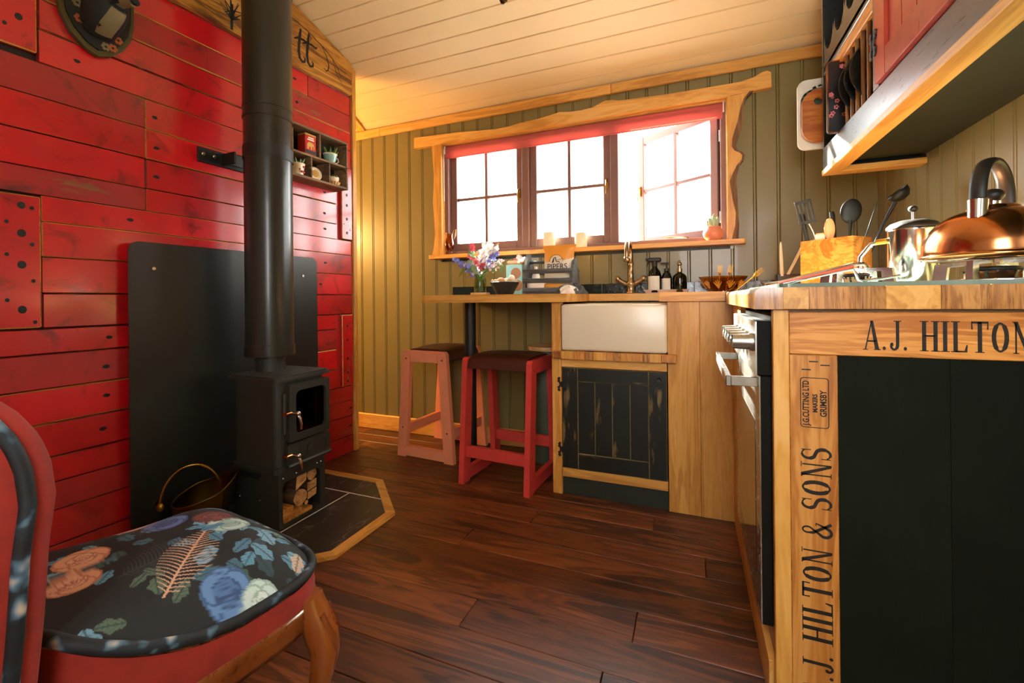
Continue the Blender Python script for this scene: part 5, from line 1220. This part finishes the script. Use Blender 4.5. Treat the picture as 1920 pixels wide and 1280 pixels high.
for i, (m_, ox, sc_) in enumerate((('cloth_grey', .01, 1.), ('cloth_grey', -.05, .8), ('paper_white', -.02, .85))):
    qq = random.Random(60+i); ph = [qq.uniform(0, 6) for _ in range(6)]
    def cr(u, v):
        a = 2*pi*u; b = pi*.5*v; r_ = .05*sc_*(1+.16*sin(5*a+ph[0]+3*b)+.12*sin(9*a+ph[1])*sin(4*b+ph[2])); return (ox+r_*cos(b)*cos(a)*1.1, r_*cos(b)*sin(a)*.6-.012*i, .045*sc_*sin(b)*(1+.2*sin(7*a+ph[3])))
    G().grid(cr, 40, 12).build('fold', m_, t, local=True)
# ============================================================ BESIDE THE SINK
try_ = thing('bottle_tray', 'shallow pinkish tray of soap bottles beside the tap', 'tray', (-.122, 2.425, BT))
P = [(-.112, -.033), (.112, -.033), (.112, .033), (-.112, .033)]
g = G(); inn = [(a*.93, b*.85) for a, b in P]
lo_ = [(a*.86, b*.8, .0) for a, b in P]; hi_ = [(a, b, .019) for a, b in P]; hi2 = [(a*.97, b*.92, .019) for a, b in P]; lo2 = [(a*.85, b*.78, .004) for a, b in P]
g.add(lo_+hi_+hi2+lo2, [(3, 2, 1, 0)]+[(i, (i+1) % 4, 4+(i+1) % 4, 4+i) for i in range(4)]+[(4+i, 4+(i+1) % 4, 8+(i+1) % 4, 8+i) for i in range(4)]+[(8+i, 8+(i+1) % 4, 12+(i+1) % 4, 12+i) for i in range(4)]+[(12, 13, 14, 15)]); g.build('dish', 'terracotta_pale', try_, local=True)
def bottle(name, label, x_, prof, glass, lab_, n=24):
    t = thing(name, label, 'bottle', (x_, 2.425, BT+.0045)); G().lathe(prof, n=n).build('body', glass, t, local=True)
    if lab_:
        r_, z0_, z1_ = lab_; g = G().grid(lambda u, v: ((r_)*cos(radians(-175+130*u)), (r_)*sin(radians(-175+130*u)), z0_+(z1_-z0_)*v), 14, 1); g.build('label', 'label_white', t, local=True)
    return t
t = bottle('spray_bottle', 'brown glass spray bottle with a black trigger head on the tray', -.176, [(0, 0), (.032, 0), (.034, .004), (.034, .085), (.028, .11), (.014, .128), (.0125, .138), (0, .138)], 'brown_glass', (.0345, .012, .085))
G().cyl((0, 0, .136), (0, 0, .155), .013, n=16).build('collar', 'black_plastic', t, local=True)
G().box(-.036, .032, -.010, .010, .160, .182, .005).box(-.046, -.034, -.006, .006, .168, .180, .002).tube([(-.028, 0, .162), (-.038, 0, .148), (-.040, 0, .135)], [.004, .0035, .002], 6).cyl((0, 0, .15), (0, 0, .165), .010, n=12).build('trigger_head', 'black_plastic', t, local=True)
t = bottle('soap_bottle', 'brown glass pump bottle with a white label on the tray', -.117, [(0, 0), (.024, 0), (.0255, .004), (.0255, .075), (.020, .095), (.011, .106), (.011, .112), (0, .112)], 'brown_glass', (.026, .008, .072))
G().cyl((0, 0, .110), (0, 0, .124), .013, n=14).cyl((0, 0, .124), (0, 0, .148), .004, n=8).box(-.030, .010, -.006, .006, .146, .155, .003).build('pump', 'black_plastic', t, local=True)
t = bottle('soap_dispenser', 'green ribbed glass dispenser with a brass top on the tray', -.054, [(0, 0), (.033, 0), (.035, .005), (.035, .07), (.032, .085), (.02, .096), (.011, .10), (.011, .108), (0, .108)], 'green_glass', None, 14)
G().cyl((0, 0, .104), (0, 0, .122), .012, n=14).cyl((0, 0, .122), (0, 0, .138), .006, n=10).ball((0, 0, .145), (.012, .012, .010)).tube([(0, 0, .148), (-.008, 0, .156), (.004, 0, .16)], .004, 8).build('brass_top', 'tap_metal', t, local=True)
ab = thing('amber_bowl', 'amber pressed glass bowl of gold cutlery by the corner', 'bowl', (.137, 2.26, BT))
G().grid(lambda u, v: ((.050+.052*v**.8+.004*v*sin(2*pi*u*10))*cos(2*pi*u), (.050+.052*v**.8+.004*v*sin(2*pi*u*10))*sin(2*pi*u), .006+.066*v), 80, 10).build('bowl', 'amber', ab, local=True)
G().cyl((0, 0, 0), (0, 0, .008), .050, n=32).build('foot', 'amber', ab, local=True)
g = G()
for i in range(10):
    a = 2*pi*i/10
    for k in range(5): b = a+(k-2)*.09; g.tube([(.070*cos(a), .070*sin(a), .018), (.090*cos(b), .090*sin(b), .045+.006*(2-abs(k-2)))], .0022, 5)
g.build('moulded_pattern', 'salt_glass', ab, local=True)
fk = ['gold fork upright at the left of the amber bowl', 'gold fork leaning in the middle of the amber bowl', 'gold fork lying to the right in the amber bowl']
for i, (x_, lx, tz) in enumerate(((-.022, -.006, .112), (.010, .022, .112), (.062, .105, .100))):
    t = thing('fork', fk[i], 'fork', (.137+x_*.4, 2.24, BT+.01), group='gold forks in the amber bowl')
    e0 = Vector((x_*.5, 0, .0)); e1 = Vector((lx, 0, tz-.036)); d_ = (e1-e0).normalized(); sd_ = Vector((d_.z, 0, -d_.x))
    G().tube([e0, e1-d_*.01], [.003, .0025], 8).build('handle', 'gold', t, local=True)
    g = G().tube([e1-d_*.012, e1-d_*.004, e1+d_*.004], [.003, .007, .009], 8, flat=.3)
    for k in range(4): o_ = sd_*(-.0084+.0056*k); g.tube([e1+o_, e1+o_+d_*.022, e1+o_+d_*.040], [.0016, .0016, .0008], 6)
    g.build('tines', 'gold', t, local=True)
# ---- pendant lamp whose finial just enters the picture
pd = thing('pendant_lamp', 'brass pendant lamp hanging from the ceiling at the top edge', 'lamp', (-.443, 1.05, 1.652))
G().lathe([(.001, 0), (.008, .003), (.011, .011), (.008, .019), (.004, .023), (.010, .029), (.018, .034), (.010, .042)], n=20).build('finial', 'old_brass', pd, local=True)
G().lathe([(.010, .042), (.07, .06), (.10, .10), (.105, .16), (.08, .22), (.03, .26), (.012, .27)], n=28).build('shade', 'salt_shade', pd, local=True)
G().lathe([(.102, .098), (.108, .105), (.107, .112), (.101, .114)], n=28).build('band', 'old_brass', pd, local=True)
G().cyl((0, 0, .26), (0, 0, 2.478-1.652), .004, n=8).build('rod', 'old_brass', pd, local=True); G().cyl((0, 0, 2.46-1.652), (0, 0, 2.479-1.652), .04, n=24).build('ceiling_rose', 'old_brass', pd, local=True)
# ============================================================ NURSING CHAIR
CHX, CHY, CHR = -.871, .513, radians(-9)
chh = thing('nursing_chair', 'low red velvet nursing chair with a dark rose print seat and carved wooden legs', 'chair', (CHX, CHY, 0), CHR)
HW, YR, YFt, ZR = .205, -.215, .172, .385
def outline(t, k=1., dz=0):
    c, s_ = cos(t), sin(t); e = .42
    x = HW*k*math.copysign(abs(c)**e, c); yy = math.copysign(abs(s_)**.55, s_)
    y = (YFt if yy > 0 else -YR)*yy*k
    return (x, y, ZR+dz+(.085*(min(1, -y/.2))**1.6 if y < 0 else 0))
def seatp(u, v):
    t = 2*pi*u; r = v; x, y, z = outline(t); dome = (1-r**2.6)
    return (x*r, y*r, z*r**3.2+.472*(1-r**3.2)-.003)
NT = 840; NR = 130
cush = G().grid(lambda u, v: seatp(u, v), NT, NR).build('cushion', 'print_cloth', chh, local=True, weld=True)
def paint(V):
    M_ = (Matrix.Translation((-.891, .563, 0)) @ Matrix.Rotation(radians(-21.2), 4, 'Z')).inverted() @ Matrix.Translation((CHX, CHY, 0)) @ Matrix.Rotation(CHR, 4, 'Z')
    V = V @ np.array(M_.to_3x3()).T+np.array(M_.translation)
    n = len(V); C_ = np.tile(np.array(lin('#0e1112')), (n, 1)); X = V[:, 0]; Y = V[:, 1]; rr = random.Random(4)
    def rot(cx, cy, a): dx, dy = X-cx, Y-cy; return dx*cos(a)+dy*sin(a), -dx*sin(a)+dy*cos(a)
    def mixc(m, col, al=1.): C_[m] = C_[m]*(1-al)+np.array(lin(col))*al
    def leaf(cx, cy, a, L, W_, col, vein='#1c2a30'):
        p, q_ = rot(cx, cy, a); k = np.clip(p/L, 0, 1); m = (p > 0) & (p < L) & (np.abs(q_) < W_*np.sin(pi*k)**.7*(1+.18*np.sin(p*420)))
        mixc(m, col); mixc(m & (np.abs(q_) < .0012), vein, .7); mixc(m & (np.sin((p-np.abs(q_)*1.2)*900) > .85), vein, .45)
    def rose(cx, cy, R_, c1, c2, c3):
        for i in range(9):
            a = i*2.4; p, q_ = rot(cx+R_*.42*cos(a), cy+R_*.42*sin(a), a); d = np.hypot(p*1.0, q_*.9)
            mixc(d < R_*.58, c1); mixc((d < R_*.58) & (d > R_*.50), c3, .75)
        for i in range(7):
            a = i*2.4+1; p, q_ = rot(cx+R_*.2*cos(a), cy+R_*.2*sin(a), a); d = np.hypot(p, q_); mixc(d < R_*.36, c2, .85); mixc((d < R_*.36) & (d > R_*.29), c3, .8)
        d = np.hypot(X-cx, Y-cy); th = np.arctan2(Y-cy, X-cx); mixc((d < R_*.34) & (np.sin(d*2200*(.02/R_)+th) > .35), c3, .85)
    def fern(cx, cy, a, L, W_, col, n_=22):
        p, q_ = rot(cx, cy, a); mixc((p > 0) & (p < L) & (np.abs(q_) < .0016), col)
        for i in range(n_):
            p0 = L*(.06+.92*i/n_); w_ = W_*sin(pi*(.12+.85*i/n_))
            for s_ in (-1, 1):
                k = s_*q_; m = (k > 0) & (k < w_) & (np.abs(p-(p0+k*.55-k*k*6)) < .0012*(1-.5*np.clip(k/max(w_, 1e-4), 0, 1))); mixc(m, col)
    for i in range(130):
        leaf(rr.uniform(-.24, .26), rr.uniform(-.25, .19), rr.uniform(0, 6.28), rr.uniform(.026, .046), rr.uniform(.007, .012), rr.choice(('#3c6272', '#5488a0', '#34544a', '#4c6250', '#2a3e46', '#6a98ae')))
    fern(.13, -.13, 1.9, .13, .05, '#2c3330'); fern(.0, -.09, 2.6, .14, .045, '#2a332a')
    fern(.200, -.085, 2.60, .165, .040, '#c79a7c', 21)
    for a in ((.02, -.165, .036, '#cf9a78', '#d8a488', '#a0603c'), (.095, -.178, .034, '#cf9a78', '#d8a488', '#a0603c'), (-.085, -.09, .040, '#d0a088', '#c88c6c', '#9a5f45'), (-.03, -.048, .036, '#5a6a9a', '#465680', '#29365a'), (.205, -.005, .036, '#5a7fae', '#486a98', '#27436a'), (.055, .036, .036, '#a8bcb4', '#96aca6', '#62807c'), (.228, .042, .030, '#b8ccc6', '#c8d4ce', '#80988f'), (-.09, .05, .032, '#7a93b4', '#6a86a8', '#3c5678'), (.0, .022, .034, '#6d3630', '#7d4640', '#3a1c1a'), (-.15, .0, .03, '#5f7a92', '#49627a', '#2c4258')): rose(*a)
    for a in ((.14, .05, .6, .045, .011, '#5f8aa2'), (.15, .02, 2.2, .04, .010, '#456f88'), (.10, .075, .2, .05, .012, '#6d97ae'), (.17, .09, 1., .04, .010, '#4d7a92'), (.12, .10, 2.6, .04, .011, '#55806f'), (.225, .09, 1.2, .035, .009, '#6f9a84'), (.20, .11, .4, .035, .009, '#c0a58c'), (.16, .125, -.5, .04, .010, '#b8a08c'), (.02, .09, .5, .045, .011, '#58849c'), (-.05, .10, .3, .045, .011, '#6490a8'), (.06, -.01, 1.8, .04, .011, '#5080a0'), (.08, .0, .3, .035, .010, '#48748c'), (.24, .055, .8, .035, .009, '#7ca892'), (-.02, .13, .1, .05, .012, '#7aa0bc'), (.07, .13, -.2, .05, .012, '#6088a4')): leaf(*a)
    C_[:, 3] = 1; return C_
vcol(cush, paint)
pts = [Vector(outline(2*pi*i/120, 1.01)) for i in range(120)]
G().tube(pts, .009, 8, closed=True).build('piping', 'print_piping', chh, local=True)
n_ = 120; vs = []
for k, (zz, kk) in enumerate(((0, 1.02), (.5, 1.035), (1, 1.03))): vs += [(lambda o: (o[0], o[1], (o[2]-.012)*(1-zz)+.334*zz))(outline(2*pi*i/n_, kk)) for i in range(n_)]
G().add(vs, [(k*n_+i, k*n_+(i+1) % n_, (k+1)*n_+(i+1) % n_, (k+1)*n_+i) for k in range(2) for i in range(n_)], 0, True).build('side_band', 'velvet', chh, local=True)
vs = []
for zz, kk in ((.336, 1.02), (.334, 1.045), (.318, 1.047), (.311, 1.037), (.302, 1.042), (.290, 1.03), (.290, .93)): vs += [(lambda o: (o[0], o[1], zz))(outline(2*pi*i/n_, kk)) for i in range(n_)]
G().add(vs, [(k*n_+i, k*n_+(i+1) % n_, (k+1)*n_+(i+1) % n_, (k+1)*n_+i) for k in range(6) for i in range(n_)], 0, True).build('seat_rail', 'walnut_x', chh, local=True)
def cab(x, y, sx, sy):
    d = Vector((sx, sy, 0)).normalized(); b = Vector((x, y, 0)); L = G()
    prf = [(.345, -.006, .022), (.330, -.004, .024), (.305, .004, .027), (.275, .014, .030), (.24, .020, .026), (.20, .014, .021), (.15, .002, .0165), (.10, -.006, .0145), (.06, -.004, .0145), (.03, .006, .018), (.012, .014, .02), (0, .014, .017)]
    L.tube([b+d*o_+Vector((0, 0, z)) for z, o_, r_ in prf], [r_ for _, _, r_ in prf], 14); lg = L.build('leg', 'walnut_z', chh, local=True)
    side = Vector((-d.y, d.x, 0)); g = G()
    for s_ in (-1, 1): g.tube([b+d*(.020+.0)+side*s_*.018+Vector((0, 0, .318)), b+d*.036+side*s_*.014+Vector((0, 0, .275)), b+d*.040+side*s_*.006+Vector((0, 0, .235)), b+d*.030+side*s_*.004+Vector((0, 0, .19))], [.005, .007, .006, .002], 8)
    g.build('knee_carving', 'walnut_z', lg, local=True)
cab(.198, .135, 1, .8); cab(-.198, .135, -1, .8); cab(.165, -.185, .6, -1); cab(-.165, -.185, -.6, -1)
# wrap-around back
def bprof(z):   # forward position of the inner face
    pts = [(.30, -.235), (.40, -.224), (.52, -.216), (.61, -.212), (.668, -.206), (.707, -.209), (.737, -.217), (.765, -.232), (.785, -.249), (.80, -.275), (.86, -.37)]
    for (a, b), (c, d) in zip(pts, pts[1:]):
        if z <= c: return b+(d-b)*max(0, (z-a))/(c-a)
    return pts[-1][1]
def bk(u, v, off):
    a = (u-.5)*2; hw = .205*(1-.18*max(0, v-.62)**2*6)*(.94+.1*sin(v*2.2)); z = .335+(.565-.035*abs(a)**2.5)*v*(1-.07*abs(a)**3)
    y = bprof(z)-off; return (a*(hw-off*.0), y, z)
NB = 40
inner = [[bk(i/NB, j/NB, 0) for i in range(NB+1)] for j in range(NB+1)]; outer_ = [[bk(i/NB, j/NB, .062) for i in range(NB+1)] for j in range(NB+1)]
G().grid(lambda u, v: bk(u, v, 0), NB, NB).build('inner_back', 'velvet', chh, local=True)
G().grid(lambda u, v: bk(1-u, v, .062), NB, NB).build('outer_back', 'velvet', chh, local=True)
ed = [(0, j/NB) for j in range(NB+1)]+[(i/NB, 1) for i in range(1, NB+1)]+[(1, 1-j/NB) for j in range(1, NB+1)]
vs = []
for k in range(7):
    th = pi*k/6
    for (u, v) in ed:
        p = Vector(bk(u, v, .031-.031*cos(th))); cdir = Vector(((u-.5)*2 if u in (0, 1) else 0, 0, 1 if v == 1 else 0)); cdir = cdir.normalized() if cdir.length else Vector((0, 0, 1)); vs.append(p+cdir*.016*sin(th))
m = len(ed); G().add(vs, [(k*m+i, k*m+i+1, (k+1)*m+i+1, (k+1)*m+i) for k in range(6) for i in range(m-1)], 0, True).build('back_edge', 'velvet', chh, local=True)
G().tube([Vector(bk(u, v, .026))+Vector(((u-.5)*2*.018 if u in (0, 1) else 0, 0, .018 if v == 1 else 0)) for u, v in ed], .0075, 8).build('back_piping', 'print_piping', chh, local=True)
